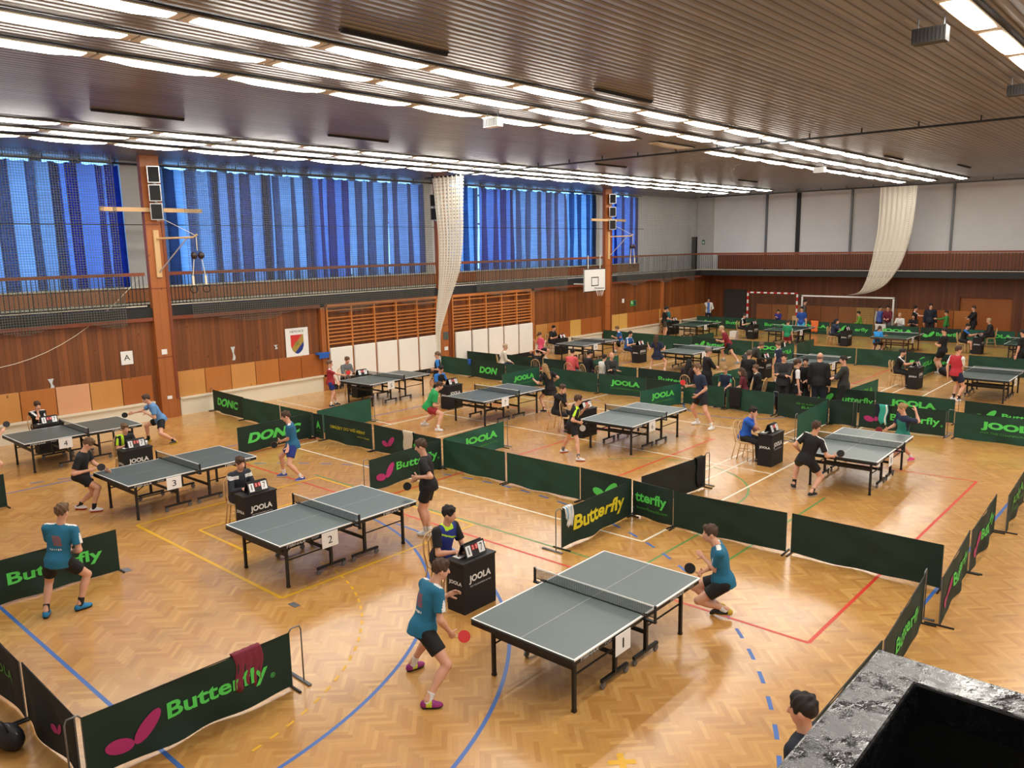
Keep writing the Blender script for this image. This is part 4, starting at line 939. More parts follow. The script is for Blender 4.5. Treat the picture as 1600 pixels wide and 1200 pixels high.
# bags
def bag(x, y, rz, s, m, lb):
    t = thing('sports_bag', lb, 'bag', (x, y, 0), rz)
    mb = MB().ell((0, 0, .17*s), (.27*s, .15*s, .17*s), None, 0, 16, 10); mb.v = [(a, b_, max(0, c)) for a, b_, c in mb.v]; mb.build('body', m, t, True)
    MB().tube([(-.12*s, -.05, .3*s), (-.06*s, -.06, .42*s), (.06*s, -.06, .42*s), (.12*s, -.05, .3*s)], .012, 6).build('handle', m_dark, t, True)
    MB().tube([(-.22*s, 0, .27*s), (0, 0, .345*s), (.22*s, 0, .27*s)], .008, 6).build('zip', m_grey, t, True)
bag(-9.0, 2.08, .2, .8, mat('black_bag', (14, 15, 22), .6), 'black sports bag outside the barriers in the bottom left corner')
bag(-9.6, 1.95, 1.4, .7, mat('navy_bag', (18, 24, 54), .6), 'small navy bag with pale strap at the bottom left corner')
bag(-14.05, 23.3, .2, 1.25, mat('pink_bag', (226, 44, 140), .6), 'bright pink bag between the two barrier rows')
bag(-14.75, 23.2, .9, 1.0, mat('dull_pink_bag', (150, 50, 84), .6), 'dull pink bag left of the bright pink one')
bag(-9.95, 23.6, .2, 1.3, mat('navy_lime_bag', (44, 58, 80), .6), 'dark bag between the barriers beside the standing group')
bag(-7.55, 32.9, .0, 1.1, mat('black_bag', (14, 15, 22), .6), 'black bag on the floor by the striped player')

# ================================================================ scorer desks
m_cov = mat('black_desk_cloth', (16, 16, 17), .7, noise=.1)
def make_desk():
    t = thing('scorer_desk', '', 'desk')
    MB().bb((-.17, -.32, 0), (.17, .32, .73)).build('cloth_cover', m_cov, t)
    MB().bb((-.18, -.335, .73), (.18, .335, .755)).build('desk_top', m_black, t)
    mb = MB(); letters(mb, 'JOOLA', -.22, .42, .44, .13, lambda a, b_: (.174, a, b_), bold=.04); letters(mb, 'JOOLA', -.13, .40, .26, .07, lambda a, b_: (a, -.324, b_), bold=.04)
    letters(mb, 'FOR THE CHAMPION IN YOU', -.2, .375, .42, .024, lambda a, b_: (.174, a, b_)); mb.build('lettering', m_white_l, t)
    return remember(t)
def make_board():
    t = thing('flip_scoreboard', '', 'scoreboard'); R = Matrix.Rotation(-.35, 3, 'Y')
    MB().box((0, 0, .1), (.012, .4, .2), 0, 0, R).box((-.11, 0, .1), (.012, .4, .2), 0, 0, Matrix.Rotation(.35, 3, 'Y')).build('stand', m_black, t)
    for y, w, s_, m in ((-.13, .1, '1', m_card), (.12, .12, '7', m_card), (-.035, .05, '2', m_red), (.03, .05, '1', m_red)):
        zc_ = .1 if m is m_card else .13; hh = .15 if m is m_card else .07
        q = R @ Vector((.009, y, 0)); c = MB().box((q[0]+(zc_-.1)*math.sin(-.35), y, zc_), (.004, w*.95, hh), 0, 0, R).build('score_card', m, t)
        mb = MB(); fn = lambda a, b_: tuple(Vector((0, 0, .1))+R @ Vector((.012, a, b_-.1))); ww = w*(.16 if s_ == '1' else .45); letters(mb, s_, y-ww/2, zc_-hh*.35, ww, hh*.7, fn); mb.build('digit', m_ink if m is m_card else m_card, c)
    return remember(t)
def make_chair():
    t = thing('bentwood_chair', '', 'chair')   # faces +x
    MB().lathe([(.19, 0), (.205, .012), (.205, .03), (.19, .036)], 20, (0, 0, .42)).build('seat', m_wood, t, True)
    for x, y in ((.14, -.14), (.14, .14)): MB().tube([(x, y, .43), (x*1.25, y*1.2, 0)], .017, 8, r1=.011).build('leg', m_wood, t, True)
    for y in (-.14, .14): MB().tube([(-.24, y*1.1, 0), (-.15, y, .43)], .013, 8).build('leg', m_wood, t, True)
    MB().tube([(-.15, -.15, .42), (-.19, -.17, .62), (-.22, -.15, .8), (-.235, -.08, .88), (-.24, 0, .9), (-.235, .08, .88), (-.22, .15, .8), (-.19, .17, .62), (-.15, .15, .42)], .013, 8).build('back_frame', m_wood, t, True)
    for y in (-.07, 0, .07): MB().tube([(-.16, y*.8, .44), (-.235, y, .885)], .007, 6).build('back_spindle', m_wood, t)
    MB().tube([(.15*math.cos(a*PI/8), .15*math.sin(a*PI/8), .22) for a in range(17)], .007, 6, cap=False).build('leg_ring', m_wood, t)
    return remember(t)
desk0, board0, chair0 = make_desk(), make_board(), make_chair(); u0 = {'d': 0, 'b': 0, 'c': 0}
def place(src, k, lb, loc, rz, g):
    if not u0[k]: u0[k] = 1; src.location = loc; src.rotation_euler = (0, 0, rz); src['label'] = lb; src['group'] = g; return src
    return dup(src, lb, loc, rz, g)
m_paper = mat('paper', (232, 232, 228), .7); m_cup = mat('white_cup', (240, 240, 240), .4)
DK = [(-7.67, 7.60, 'table one, nearest the camera'), (-12.88, 7.27, 'table two'), (-18.05, 7.3, 'table three'), (-22.55, 7.0, 'table four at the left wall'), (-22.25, 16.9, 'table five by the white mats'),
      (-18.26, 17.42, 'table seven'), (-12.6, 16.95, 'table six'), (-7.54, 17.35, 'table eight'), (-23.38, 29.6, 'the third row wall table'), (-18.88, 29.4, 'the third row middle table'), (-7.76, 29.6, 'the third row right table'),
      (-12.8, 28.6, 'the third row table behind the group'), (-23.35, 39.9, 'the last row wall table'), (-18.7, 40.2, 'the last row table at the striped goal'), (-13.7, 39.85, 'the last row table with red legs'), (-8.05, 40.25, 'the last row right table')]
for i, (x, y, nm) in enumerate(DK):
    place(desk0, 'd', 'black covered scorer desk of %s' % nm, (x, y, 0), 0, 'scorer desks')
    place(board0, 'b', 'flip scoreboard on the desk of %s' % nm, (x+.06, y+.02, .757), 0, 'flip scoreboards')
    if i not in (3, 11):
        place(chair0, 'c', 'light wooden bentwood chair of the scorer at %s' % nm, (x-.52, y, 0), 0, 'bentwood chairs')
    else: dup(chair0, 'light wooden bentwood chair of the scorer at %s' % nm, (x-.52, y, 0), 0, 'bentwood chairs')
    if i in (0, 2, 7, 8, 10, 14, 15): tag(MB().lathe([(.026, 0), (.036, .1), (.033, .1), (.024, .004)], 14, (x-.02, y+.27, .757)).build('paper_cup', m_cup, None, True), 'white paper cup on the desk of %s' % nm, 'cup', 'cups on the scorer desks')
    if i in (0, 2, 3, 7, 10, 15): tag(MB().bb((x-.15, y-.22, .757), (x-.02, y-.02, .761)).build('score_sheet', m_paper), 'white score sheet on the desk of %s' % nm, 'paper', 'score sheets')
# towel boxes and small things on the floor
tag(MB().bb((-20.15, 40.4, 0), (-19.75, 40.75, .3)).build('white_box', m_whitep), 'white box on the floor behind the last row wall table', 'box')
o = MB().bb((-4.95, 23.2, .38), (-4.6, 23.6, .42)).bb((-4.93, 23.22, 0), (-4.9, 23.25, .38)).bb((-4.65, 23.22, 0), (-4.62, 23.25, .38)).bb((-4.93, 23.55, 0), (-4.9, 23.58, .38)).bb((-4.65, 23.55, 0), (-4.62, 23.58, .38)).build('wooden_stool', m_wood)
tag(o, 'small wooden stool in the gap between the right hand barriers', 'stool')
tag(MB().bb((-18.4, 44.6, .0), (-17.9, 44.9, .9)).build('gym_box', m_wood), 'wooden box beside the right post of the striped goal', 'box')

# ================================================================ PEOPLE
def s_ell(P, c, R, r):
    q = (P-c) @ R; r = np.array(r, np.float32); k0 = np.linalg.norm(q/r, axis=-1); k1 = np.linalg.norm(q/(r*r), axis=-1)
    return k0*(k0-1)/np.maximum(k1, 1e-6)
def s_cone(P, a, b, ra, rb, clip=0):
    ab = b-a; L2 = float(ab @ ab); pa = P-a; t = np.clip((pa @ ab)/max(L2, 1e-9), 0, 1)
    d = np.linalg.norm(pa-t[..., None]*ab, axis=-1)-(ra+(rb-ra)*t)
    if clip: L = math.sqrt(L2); d = np.maximum(d, (pa @ ab)/L-L)
    if clip == 2: d = np.maximum(d, -(pa @ ab)/L)
    return d
def field(prims, h, cuts=(), pad=.05, holes=()):
    los, his = [], []
    for p in prims:
        if p[0] == 'e': r = max(p[3]); los.append(p[1]-r); his.append(p[1]+r)
        else: r = max(p[3], p[4]); los.append(np.minimum(p[1], p[2])-r); his.append(np.maximum(p[1], p[2])+r)
    lo = np.min(los, 0)-2*h; hi = np.max(his, 0)+2*h
    n = np.maximum(4, np.ceil((hi-lo)/h).astype(int)+1); D = np.full(n, .2, np.float32)
    ax = [lo[i]+h*np.arange(n[i]) for i in range(3)]
    for p, l, g in zip(prims, los, his):
        k = p[-1]; m = k+pad
        i0 = np.maximum(0, ((l-m-lo)/h).astype(int)); i1 = np.minimum(n, np.ceil((g+m-lo)/h).astype(int)+1)
        X, Y, Z = np.meshgrid(*[ax[i][i0[i]:i1[i]].astype(np.float32) for i in range(3)], indexing='ij'); P = np.stack([X, Y, Z], -1)
        d = s_ell(P, p[1], p[2], p[3]) if p[0] == 'e' else s_cone(P, p[1], p[2], p[3], p[4], p[5])
        sl = tuple(slice(i0[i], i1[i]) for i in range(3)); a = D[sl]
        hh = np.maximum(k-np.abs(a-d), 0)/k; D[sl] = np.minimum(a, d)-hh*hh*k*.25
    if cuts:
        X, Y, Z = np.meshgrid(*[a.astype(np.float32) for a in ax], indexing='ij'); P = np.stack([X, Y, Z], -1)
        for q, nn in cuts: D = np.maximum(D, (P-q) @ nn)
        for p in holes: D = np.maximum(D, -s_ell(P, p[1], p[2], p[3]))
    return D, lo
def surf(D, lo, h):
    """naive surface nets"""
    I = D < 0; nx, ny, nz = D.shape
    c = [I[dx:nx-1+dx, dy:ny-1+dy, dz:nz-1+dz] for dx in (0, 1) for dy in (0, 1) for dz in (0, 1)]
    s = sum(x.astype(np.int8) for x in c); act = (s > 0) & (s < 8); idx = -np.ones(act.shape, np.int64); cells = np.argwhere(act); idx[act] = np.arange(len(cells))
    acc = np.zeros((len(cells), 3)); cnt = np.zeros(len(cells)); off = [(dx, dy, dz) for dx in (0, 1) for dy in (0, 1) for dz in (0, 1)]
    V = [D[cells[:, 0]+o[0], cells[:, 1]+o[1], cells[:, 2]+o[2]] for o in off]
    for a in range(8):
        for b in range(a+1, 8):
            if sum(abs(off[a][k]-off[b][k]) for k in range(3)) != 1: continue
            m = (V[a] < 0) != (V[b] < 0); t = np.where(m, V[a]/(V[a]-V[b]+1e-12), 0)
            for k in range(3): acc[:, k] += np.where(m, off[a][k]+t*(off[b][k]-off[a][k]), 0)
            cnt += m
    vs = lo+h*(cells+acc/cnt[:, None]); fs = []
    for ax in range(3):
        sl0 = [slice(None)]*3; sl1 = [slice(None)]*3; sl0[ax] = slice(0, -1); sl1[ax] = slice(1, None)
        A = I[tuple(sl0)]; B = I[tuple(sl1)]; e = np.argwhere(A != B); u, v = (ax+1) % 3, (ax+2) % 3
        ok = (e[:, u] > 0) & (e[:, v] > 0) & (e[:, u] < D.shape[u]-1) & (e[:, v] < D.shape[v]-1); e = e[ok]
        if not len(e): continue
        def at(du, dv):
            q = e.copy(); q[:, u] -= du; q[:, v] -= dv; return idx[q[:, 0], q[:, 1], q[:, 2]]
        f = np.stack([at(1, 1), at(0, 1), at(0, 0), at(1, 0)], 1); fl = A[e[:, 0], e[:, 1], e[:, 2]]
        f[~fl] = f[~fl][:, ::-1]; fs.append(f)
    return vs, np.concatenate(fs)
def to_mesh(name, parts, mats):
    """parts: (verts, quads, material index or array)"""
    me = bpy.data.meshes.new(name); V = []; Fq = []; mi = []; n = 0; extra = []
    for v, f, m in parts:
        V.append(np.asarray(v, float)); n0 = n; n += len(v)
        Fq += [tuple(int(a)+n0 for a in q) for q in f]; mi += list(m) if hasattr(m, '__len__') else [m]*len(f)
    V = np.concatenate(V); me.from_pydata(V.tolist(), [], Fq)
    for m in mats: me.materials.append(m)
    me.polygons.foreach_set('material_index', mi); me.polygons.foreach_set('use_smooth', [True]*len(Fq)); me.update(); return me
A_ = lambda v: np.array(v, float)
def nrm(v): return v/max(np.linalg.norm(v), 1e-9)
def ik(a, c, l1, l2, pole):
    d = np.linalg.norm(c-a); L = l1+l2
    if d > L*.995: s = d/(L*.995); l1 *= s; l2 *= s
    d = max(d, abs(l1-l2)+.01); ax = nrm(c-a); x = (l1*l1-l2*l2+d*d)/(2*d); y = math.sqrt(max(l1*l1-x*x, 0))
    pv = pole-ax*(pole @ ax); pv = nrm(pv); return a+ax*x+pv*y
C = {'teal': (28, 108, 142), 'teal2': (34, 100, 140), 'teal3': (34, 132, 118), 'white': (232, 232, 230), 'black': (20, 20, 23), 'black2': (26, 26, 30), 'blue': (34, 52, 132), 'red': (160, 40, 50), 'lightblue': (96, 144, 196), 'green': (36, 158, 84), 'green2': (34, 142, 96),
     'lime': (186, 226, 40), 'blueac': (34, 112, 190), 'navy': (28, 38, 66), 'red2': (186, 42, 56), 'darkred': (132, 28, 44), 'pink': (222, 84, 122), 'blue2': (34, 92, 160), 'blue3': (40, 146, 218), 'blue4': (30, 74, 156), 'blue5': (34, 92, 196), 'blue6': (66, 90, 160), 'lightblue2': (76, 176, 224),
     'trackblue': (30, 48, 130), 'greyjack': (40, 44, 54), 'grey': (106, 108, 112), 'purple': (54, 50, 140), 'slate': (44, 58, 84), 'cream': (222, 212, 194), 'coral': (226, 92, 96), 'whitecl': (224, 222, 216), 'charcoal': (46, 48, 46), 'maroonblack': (42, 28, 34), 'green3': (60, 180, 130), 'maroon': (104, 30, 46),
     'darkjack': (38, 38, 40), 'jeans': (36, 46, 62), 'whites': (226, 226, 226), 'bluefront': (90, 120, 180), 'tealgreen': (30, 110, 110), 'greybrown': (86, 82, 74), 'limegreen': (110, 160, 50), 'greysl': (160, 160, 158), 'darknavy': (24, 30, 44), 'green4': (60, 140, 62), 'greyshort': (64, 62, 56), 'silver': (200, 200, 200)}
HAIR = {'brown': (74, 52, 38), 'lightbrown': (104, 78, 54), 'dark': (34, 27, 24), 'black': (18, 16, 17), 'blond': (158, 126, 84), 'blondpale': (186, 158, 124), 'grey': (120, 112, 104), 'greybrown': (96, 84, 70)}
def cm(k): return mat('clothing_'+k, C[k], .8, bump=.55, bscale=7.)
m_skin = mat('skin', (218, 164, 136), .55); m_lip = mat('lips', (172, 98, 86), .5); m_eyew = mat('eye_white', (225, 220, 214), .3); m_eyed = mat('eye_dark', (40, 30, 26), .3)
POSES = {  # units of body height, x right, y forward
 'stand': dict(aL=(-.06, 0, .05), aR=(.06, 0, .05), pel=(0, 0, .525), neck=(0, 0, .82), head=(0, .02, .935), hL=(-.155, .03, .45), hR=(.155, .03, .45)),
 'cross': dict(aL=(-.07, .0, .05), aR=(.07, 0, .05), pel=(0, 0, .525), neck=(0, 0, .82), head=(0, .02, .935), hL=(.06, .135, .67), hR=(-.05, .155, .655), pole=(1, .1, -.5)),
 'write': dict(aL=(-.06, 0, .05), aR=(.06, 0, .05), pel=(0, 0, .525), neck=(0, .02, .82), head=(0, .05, .93), hL=(-.05, .2, .60), hR=(.06, .22, .61)),
 'phone': dict(aL=(-.06, 0, .05), aR=(.06, 0, .05), pel=(0, 0, .525), neck=(0, 0, .82), head=(0, .02, .935), hL=(-.1, .12, .6), hR=(.03, .12, .86)),
 'point': dict(aL=(-.06, 0, .05), aR=(.06, 0, .05), pel=(0, 0, .525), neck=(0, 0, .82), head=(0, .02, .935), hL=(-.15, .04, .45), hR=(.1, .3, .72)),
 'stoop': dict(aL=(-.07, 0, .05), aR=(.07, 0, .05), pel=(0, -.08, .5), neck=(0, .16, .70), head=(0, .25, .77), hL=(-.08, .3, .47), hR=(.08, .3, .47)),
}
def pose_of(o):
    H = o['H']
    if 'pose' not in o: return {k: A_(o[k]) for k in ('aL', 'aR', 'pel', 'neck', 'head', 'hL', 'hR')}, o.get('pole')
    f = nrm(A_(tuple(o['face'])+(0,))); r = np.array([f[1], -f[0], 0])
    def W(v): return r*v[0]*H+f*v[1]*H+A_((0, 0, v[2]*H))
    k = o['pose']
    if k in POSES: q = POSES[k]; return {a: W(v) for a, v in q.items() if a != 'pole'}, q.get('pole')
    s = .45/H
    q = dict(aL=(-.08, .23, .05), aR=(.08, .25, .05), pel=(0, 0, s+.06), neck=(0, .04, s+.355), head=(0, .075, s+.465), hL=(-.07, .2, s+.10), hR=(.07, .2, s+.10)); pole = None
    dz = .79/H
    if k == 'sit_desk': q.update(neck=(0, .07, s+.345), head=(0, .11, s+.45), hL=(-.07, .25, dz), hR=(.07, .25, dz))
    if k == 'sit_chin': q.update(neck=(0, .07, s+.34), head=(0, .12, s+.44), hL=(.02, .21, dz), hR=(.02, .155, s+.375))
    if k == 'sit_write': q.update(neck=(0, .07, s+.345), head=(0, .11, s+.45), hL=(-.05, .24, dz), hR=(.05, .34, dz+.06))
    if k == 'sit_head': q.update(hL=(-.06, .02, s+.52), hR=(.06, .02, s+.52)); pole = (1, .1, .2)
    if k == 'sit_cross': q.update(hL=(.06, .17, s+.2), hR=(-.05, .18, s+.18)); pole = (1, .1, -.5)
    return {a: W(v) for a, v in q.items()}, pole
def hand(wrist, fd, H, res, thumb, palm, curl, sc=1.):
    """five-fingered hand; fd = along the hand, thumb = towards the thumb side, palm = palm normal"""
    d = nrm(fd); n = nrm(palm-d*(palm @ d)); s = nrm(thumb-d*(thumb @ d)-n*(thumb @ n)); s = nrm(np.cross(d, n)*np.sign((np.cross(d, n) @ s) or 1)); k = H/1.75*sc; pr = []
    pr.append(('e', wrist+d*.048*k, np.stack([s, d, n], 1), (.04*k, .052*k, .017*k), .008))
    pr.append(('c', wrist-d*.02*k, wrist+d*.03*k, .026*k, .026*k, 0, .012))
    for so, L, bo in ((.03, .070, .090), (.010, .078, .096), (-.010, .072, .092), (-.029, .056, .084)):
        p = wrist+d*bo*k+s*so*k; dr = nrm(d+s*so*1.2); r = .0098*k
        for q in range(3):
            a = curl*(q+.6); dd = nrm(dr*math.cos(a)+n*math.sin(a)); e = p+dd*L*k*(.42, .32, .26)[q]
            pr.append(('c', p, e, r, r*.9, 0, .003)); p = e; r *= .92
    p = wrist+s*.03*k+d*.022*k
    for q, (L, a) in enumerate(((.045, .35), (.032, .35+curl*.5))):
        dd = nrm(s*(.75-.35*q)+d*(.65+.1*q)+n*(.25+.5*math.sin(a)*q)); e = p+dd*L*k; pr.append(('c', p, e, .0125*k, .0105*k, 0, .005)); p = e
    h = {1: .0045, 2: .006, 3: .008}[res]; D, lo = field(pr, h, pad=.012); return surf(D, lo, h)
def frame(z, a):
    x = nrm(a-z*(a @ z)); return np.stack([x, np.cross(z, x), z], 1)
BATS = []
def person(o):
    H = o['H']; res = o.get('res', 2); h = {1: .013, 2: .017, 3: .024}[res]; J, pole = pose_of(o); fat = o.get('fat', 1.)
    k = H/1.75; kk = k*fat; hs = .55+.45*k; f = nrm(A_(tuple(o['face'])+(0,))); rt0 = np.array([f[1], -f[0], 0]); Z = A_((0, 0, 1)); custom = 'pose' not in o
    pel, neck = J['pel'], J['neck']
    up = nrm(neck-pel)
    if custom and not o.get('squat'): pel = neck-up*.30*H
    elif o.get('squat'): pel = neck-up*.30*H
    rt = nrm(rt0-up*(rt0 @ up)); fw = np.cross(up, rt); R = np.stack([rt, fw, up], 1)
    look = nrm(A_(o['look'])); hd = neck+nrm(J['head']-neck)*.118*H; lr = nrm(np.cross(look, Z)); lu = np.cross(lr, look); RH = np.stack([lr, look, lu], 1)
    sh = {s: neck-up*.025*H+rt*s*.102*H*min(fat, 1.12) for s in (-1, 1)}; hip = {s: pel+rt0*s*.052*H for s in (-1, 1)}
    an = {-1: J['aL'], 1: J['aR']}; wr = {-1: J['hL'], 1: J['hR']}; tl = {-1: o.get('tL'), 1: o.get('tR')}
    kn, el = {}, {}
    for s in (-1, 1):
        if tl[s] is None: tl[s] = o['face']
        tl[s] = nrm(A_(tuple(tl[s])+(0,)))
        kn[s] = ik(hip[s], an[s], .245*H, .246*H, nrm(tl[s]+f*.6)+rt0*s*.15+Z*.15)
        pv = (rt*s*pole[0]+fw*pole[1]+Z*pole[2]) if pole else (-Z*.9+rt*s*.45-fw*.45)
        d = wr[s]-sh[s]; L = .172*H+.152*H
        if np.linalg.norm(d) > L*1.06: wr[s] = sh[s]+nrm(d)*L*1.06
        el[s] = ik(sh[s], wr[s], .172*H, .152*H, A_(pv))
    e = lambda c, r, K=.03: ('e', c, R, tuple(x*kk for x in r), K*k)
    c_ = lambda a, b, ra, rb, clip=0, K=.02: ('c', a, b, ra*kk, rb*kk, clip, K*k)
    torso = lambda g: [('e', pel+up*.02*k, R, tuple(x*kk+g for x in (.158, .112, .125)), .04*k), ('e', pel+(neck-pel)*.38, R, tuple(x*kk+g for x in (.138, .098, .17)), .05*k),
                       ('e', pel+(neck-pel)*.70, R, tuple(x*kk+g for x in (.155, .108, .17)), .05*k), ('c', sh[-1]+rt*.02, sh[1]-rt*.02, .056*kk+g, .056*kk+g, 0, .05*k)]
    body = torso(0); body.append(c_(neck-up*.04*H, hd-lu*.03, .06, .052, 0, .02))
    for s in (-1, 1):
        body += [c_(sh[s], el[s], .050, .038, 0, .03), c_(el[s], wr[s], .038, .026), ('c', el[s]+(wr[s]-el[s])*.12, el[s]+(wr[s]-el[s])*.4, .041*kk, .036*kk, 0, .02)]
        cd_ = kn[s]+(an[s]-kn[s])*.3-tl[s]*.014*k
        body += [c_(hip[s], kn[s], .088, .056, 0, .04), c_(kn[s], an[s], .052, .036), ('e', cd_, frame(nrm(an[s]-kn[s]), np.cross(nrm(an[s]-kn[s]), nrm(kn[s]-hip[s]))*1.+rt0*.2), (.05*kk, .056*kk, .115*k), .03*k),
                 c_(an[s], an[s]-Z*.052*k+tl[s]*.07*k, .034, .022)]
    g = lambda v, r, K=.02: ('e', hd+RH @ (A_(v)*hs), RH, tuple(x*hs for x in r), K)
    head = [g((0, -.012, .028), (.076, .094, .092)), g((0, .022, -.035), (.062, .072, .078), .03), g((0, .05, -.085), (.03, .03, .025), .02), g((.077, -.005, -.012), (.012, .022, .032), .006), g((-.077, -.005, -.012), (.012, .022, .032), .006)]
    nose = ('c', hd+RH @ (A_((0, .09, .012))*hs), hd+RH @ (A_((0, .108, -.026))*hs), .009*hs, .0145*hs, 0, .008); body += head+[nose]
    D, lo = field(body, h); v, q = surf(D, lo, h); parts = [(v, q, 0)]
    if res <= 2:
        hh = .0065 if res == 1 else .009; D, lo = field(head+[nose]+[c_(neck, hd-lu*.03, .055, .05)], hh, pad=.03); parts.append((*surf(D, lo, hh), 0))
    hcent = {}
    for s in (-1, 1):
        fd = nrm(wr[s]-el[s]); hb = bool(o.get('bat') and s == 1) or bool(o.get('batL') and s == -1)
        pn = nrm(-rt*s*1. + fw*.2) if abs(fd @ rt) < .8 else nrm(-Z)
        if o.get('pose') in ('sit_desk', 'write', 'sit', 'sit_write'): pn = -Z
        vv, qq = hand(wr[s], fd, H, res, (fw+Z*.3) if not hb else (fw+Z), pn, .75 if hb else .32, hs/k if k < .95 else 1.)
        parts.append((vv, qq, 0)); hcent[s] = (wr[s]+fd*.085*k+pn*.018*k, fd, pn)
    mb = MB(); RM = Matrix([list(x) for x in RH])
    for s in (-1, 1):
        mb.ell(hd+RH @ (A_((s*.03, .068, .008))*hs), (.013*hs, .009*hs, .008*hs), RM, 1); mb.ell(hd+RH @ (A_((s*.03, .0745, .008))*hs), (.006*hs, .004*hs, .006*hs), RM, 2)
        mb.ell(hd+RH @ (A_((s*.031, .0755, .026))*hs), (.018*hs, .006*hs, .004*hs), RM, 3)
    mb.ell(hd+RH @ (A_((0, .0885, -.058))*hs), (.022*hs, .006*hs, .006*hs), RM, 4)
    hc = HAIR.get(o['hair'], (70, 60, 50)); mh = mat('hair_'+o['hair'], hc, .75, noise=.3, nscale=60)
    parts.append((mb.v, mb.f, mb.m)); me = to_mesh('person', parts, [m_skin, m_eyew, m_eyed, mh, m_lip])
    root = link(bpy.data.objects.new('person', me), None, (o['loc'][0], o['loc'][1], 0)); tag(root, o['label'], 'person')
    # hair
    cap = [g((0, -.014, .034), (.085, .103, .099), .01)]; cut = [(hd+RH @ (A_((0, 0, -.082))*hs), RH @ A_((0, .35, -.94)))]; holes = [g((0, .105, -.045), (.077, .09, .105)), g((.088, .01, -.035), (.019, .026, .034)), g((-.088, .01, -.035), (.019, .026, .034))]
    hst = o.get('hst')
    if o['hair'] == 'bald': mh = None; cap = [g((0, -.022, -.01), (.084, .088, .06), .01)]; cut = [(hd+RH @ (A_((0, .0, .0))*hs), nrm(RH @ A_((0, 1, 0)))), (hd+RH @ (A_((0, 0, .02))*hs), RH @ A_((0, 0, 1)))]; mh = mat('hair_cropped', (138, 108, 92), .75, noise=.3, nscale=60)
    if not hst and o['hair'] != 'bald': cap += [g((.01, .02, .092), (.062, .062, .036), .02), g((.02, -.05, .07), (.06, .05, .05), .02)]
    P = lambda x: hd+RH @ (A_(x)*hs)
    if hst == 'long': cap += [('c', P((0, -.06, .0)), P((0, -.085, -.12))*.6+(neck-fw*.10*k)*.4, .075*hs, .075*hs, 0, .03), ('c', P((0, -.085, -.1)), neck-fw*.115*k-up*.15*k, .075*hs, .045*hs, 0, .03), ('c', P((.06, -.02, 0)), P((.07, -.02, -.12)), .03, .03, 0, .02), ('c', P((-.06, -.02, 0)), P((-.07, -.02, -.12)), .03, .03, 0, .02)]; cut = []
    if hst: holes = holes[:1]
    if o['hair'] == 'bald': holes = []
    if hst == 'long': cut = [(hd-look*3, -look)]
    if hst == 'pony': cap += [('c', P((0, -.1, .04)), P((0, -.14, -.03)), .03*hs, .03*hs, 0, .02), ('c', P((0, -.14, -.03)), P((0, -.13, -.16)), .032*hs, .014*hs, 0, .01)]
    if hst == 'bun': cap += [g((0, -.12, .03), (.045, .04, .045), .01)]
    hh = {1: .009, 2: .012, 3: .018}[res]; D, lo = field(cap, hh, cut, pad=.03, holes=holes); v, q = surf(D, lo, hh); wv = (v-hd) @ RH; v = v+((v-hd)/.1)*(.004*np.sin(105*wv[:, 0]+50*wv[:, 1])+.004*np.sin(90*wv[:, 1]+70*wv[:, 2]+40*wv[:, 0]))[:, None]; link(bpy.data.objects.new('hair', to_mesh('hair', [(v, q, 0)], [mh])), root)
    # shirt or jacket
    G = .017; sl = o.get('sleeves'); loose = .006 if sl else 0
    tp = torso(G+loose); hem = pel-up*(.035*H if not sl else .05*H)
    tp.append(('c', pel+up*.02, pel-up*.06*H, .150*kk+G, .158*kk+G, 0, .05*k))
    for s in (-1, 1):
        if sl: tp += [('c', sh[s], el[s], .058*kk+.008, .048*kk+.008, 0, .03*k), ('c', el[s], el[s]+(wr[s]-el[s])*.97, .048*kk+.006, .036*kk+.006, 1, .012)]
        else: tp += [('c', sh[s]-up*.0, sh[s]+(el[s]-sh[s])*.72, .058*kk+.008, .060*kk+.008, 1, .02*k)]
    tp.append(('c', neck-up*.03*H, neck+up*.012*H, .07*kk, .062*kk, 1, .02))
    cuts = [(hem, -up)]
    D, lo = field(tp, h, cuts, pad=.05)
    v, q = surf(D, lo, h); fc = v[q].mean(1); acc = o.get('acc'); mats = [cm(o['top']), cm(acc) if acc else cm(o['top'])]; mi = np.zeros(len(q), int)
    if acc:
        rel = fc-neck; lat = np.abs(rel @ rt); vert = rel @ up; fr = rel @ fw; side = rel @ rt
        if acc in ('white', 'lime', 'green3', 'blueac'):
            mi = np.zeros(len(q), int)
            for s in ((-1, 1) if acc != 'lime' else (1,)):
                for a0, a1 in ((neck+rt*s*.045*H+up*.01*H, sh[s]+up*.03*H), (sh[s]+up*.03*H, sh[s]+(el[s]-sh[s])*.7+nrm(np.cross(np.cross(el[s]-sh[s], up), el[s]-sh[s])+rt*s*.02)*.05*k)):
                    ab = a1-a0; tt = np.clip(((fc-a0) @ ab)/(ab @ ab), 0, 1); mi |= (np.linalg.norm(fc-a0-tt[:, None]*ab, axis=1) < (.034 if acc != 'blueac' else .07)*k).astype(int)
        if o['top'] == 'red2' or acc == 'greysl': mi = (lat > .105*H).astype(int)
        if acc == 'red': mi = (np.minimum(np.linalg.norm(fc-(sh[1]+(el[1]-sh[1])*.7), axis=1), np.linalg.norm(fc-(sh[-1]+(el[-1]-sh[-1])*.7), axis=1)) < .062*k).astype(int)
        if acc == 'whites': mi = (side > .095*H).astype(int)
        if acc == 'lime': mi |= ((np.abs(side-.05*H) < .02*H) & (fr > 0) & (vert > -.14*H)).astype(int)
        if acc == 'navy': mi = ((lat > .085*H) & (vert > -.2*H) | (vert > -.06*H)).astype(int)
        if acc == 'bluefront': mi = ((lat < .045*H) & (fr > .02)).astype(int)
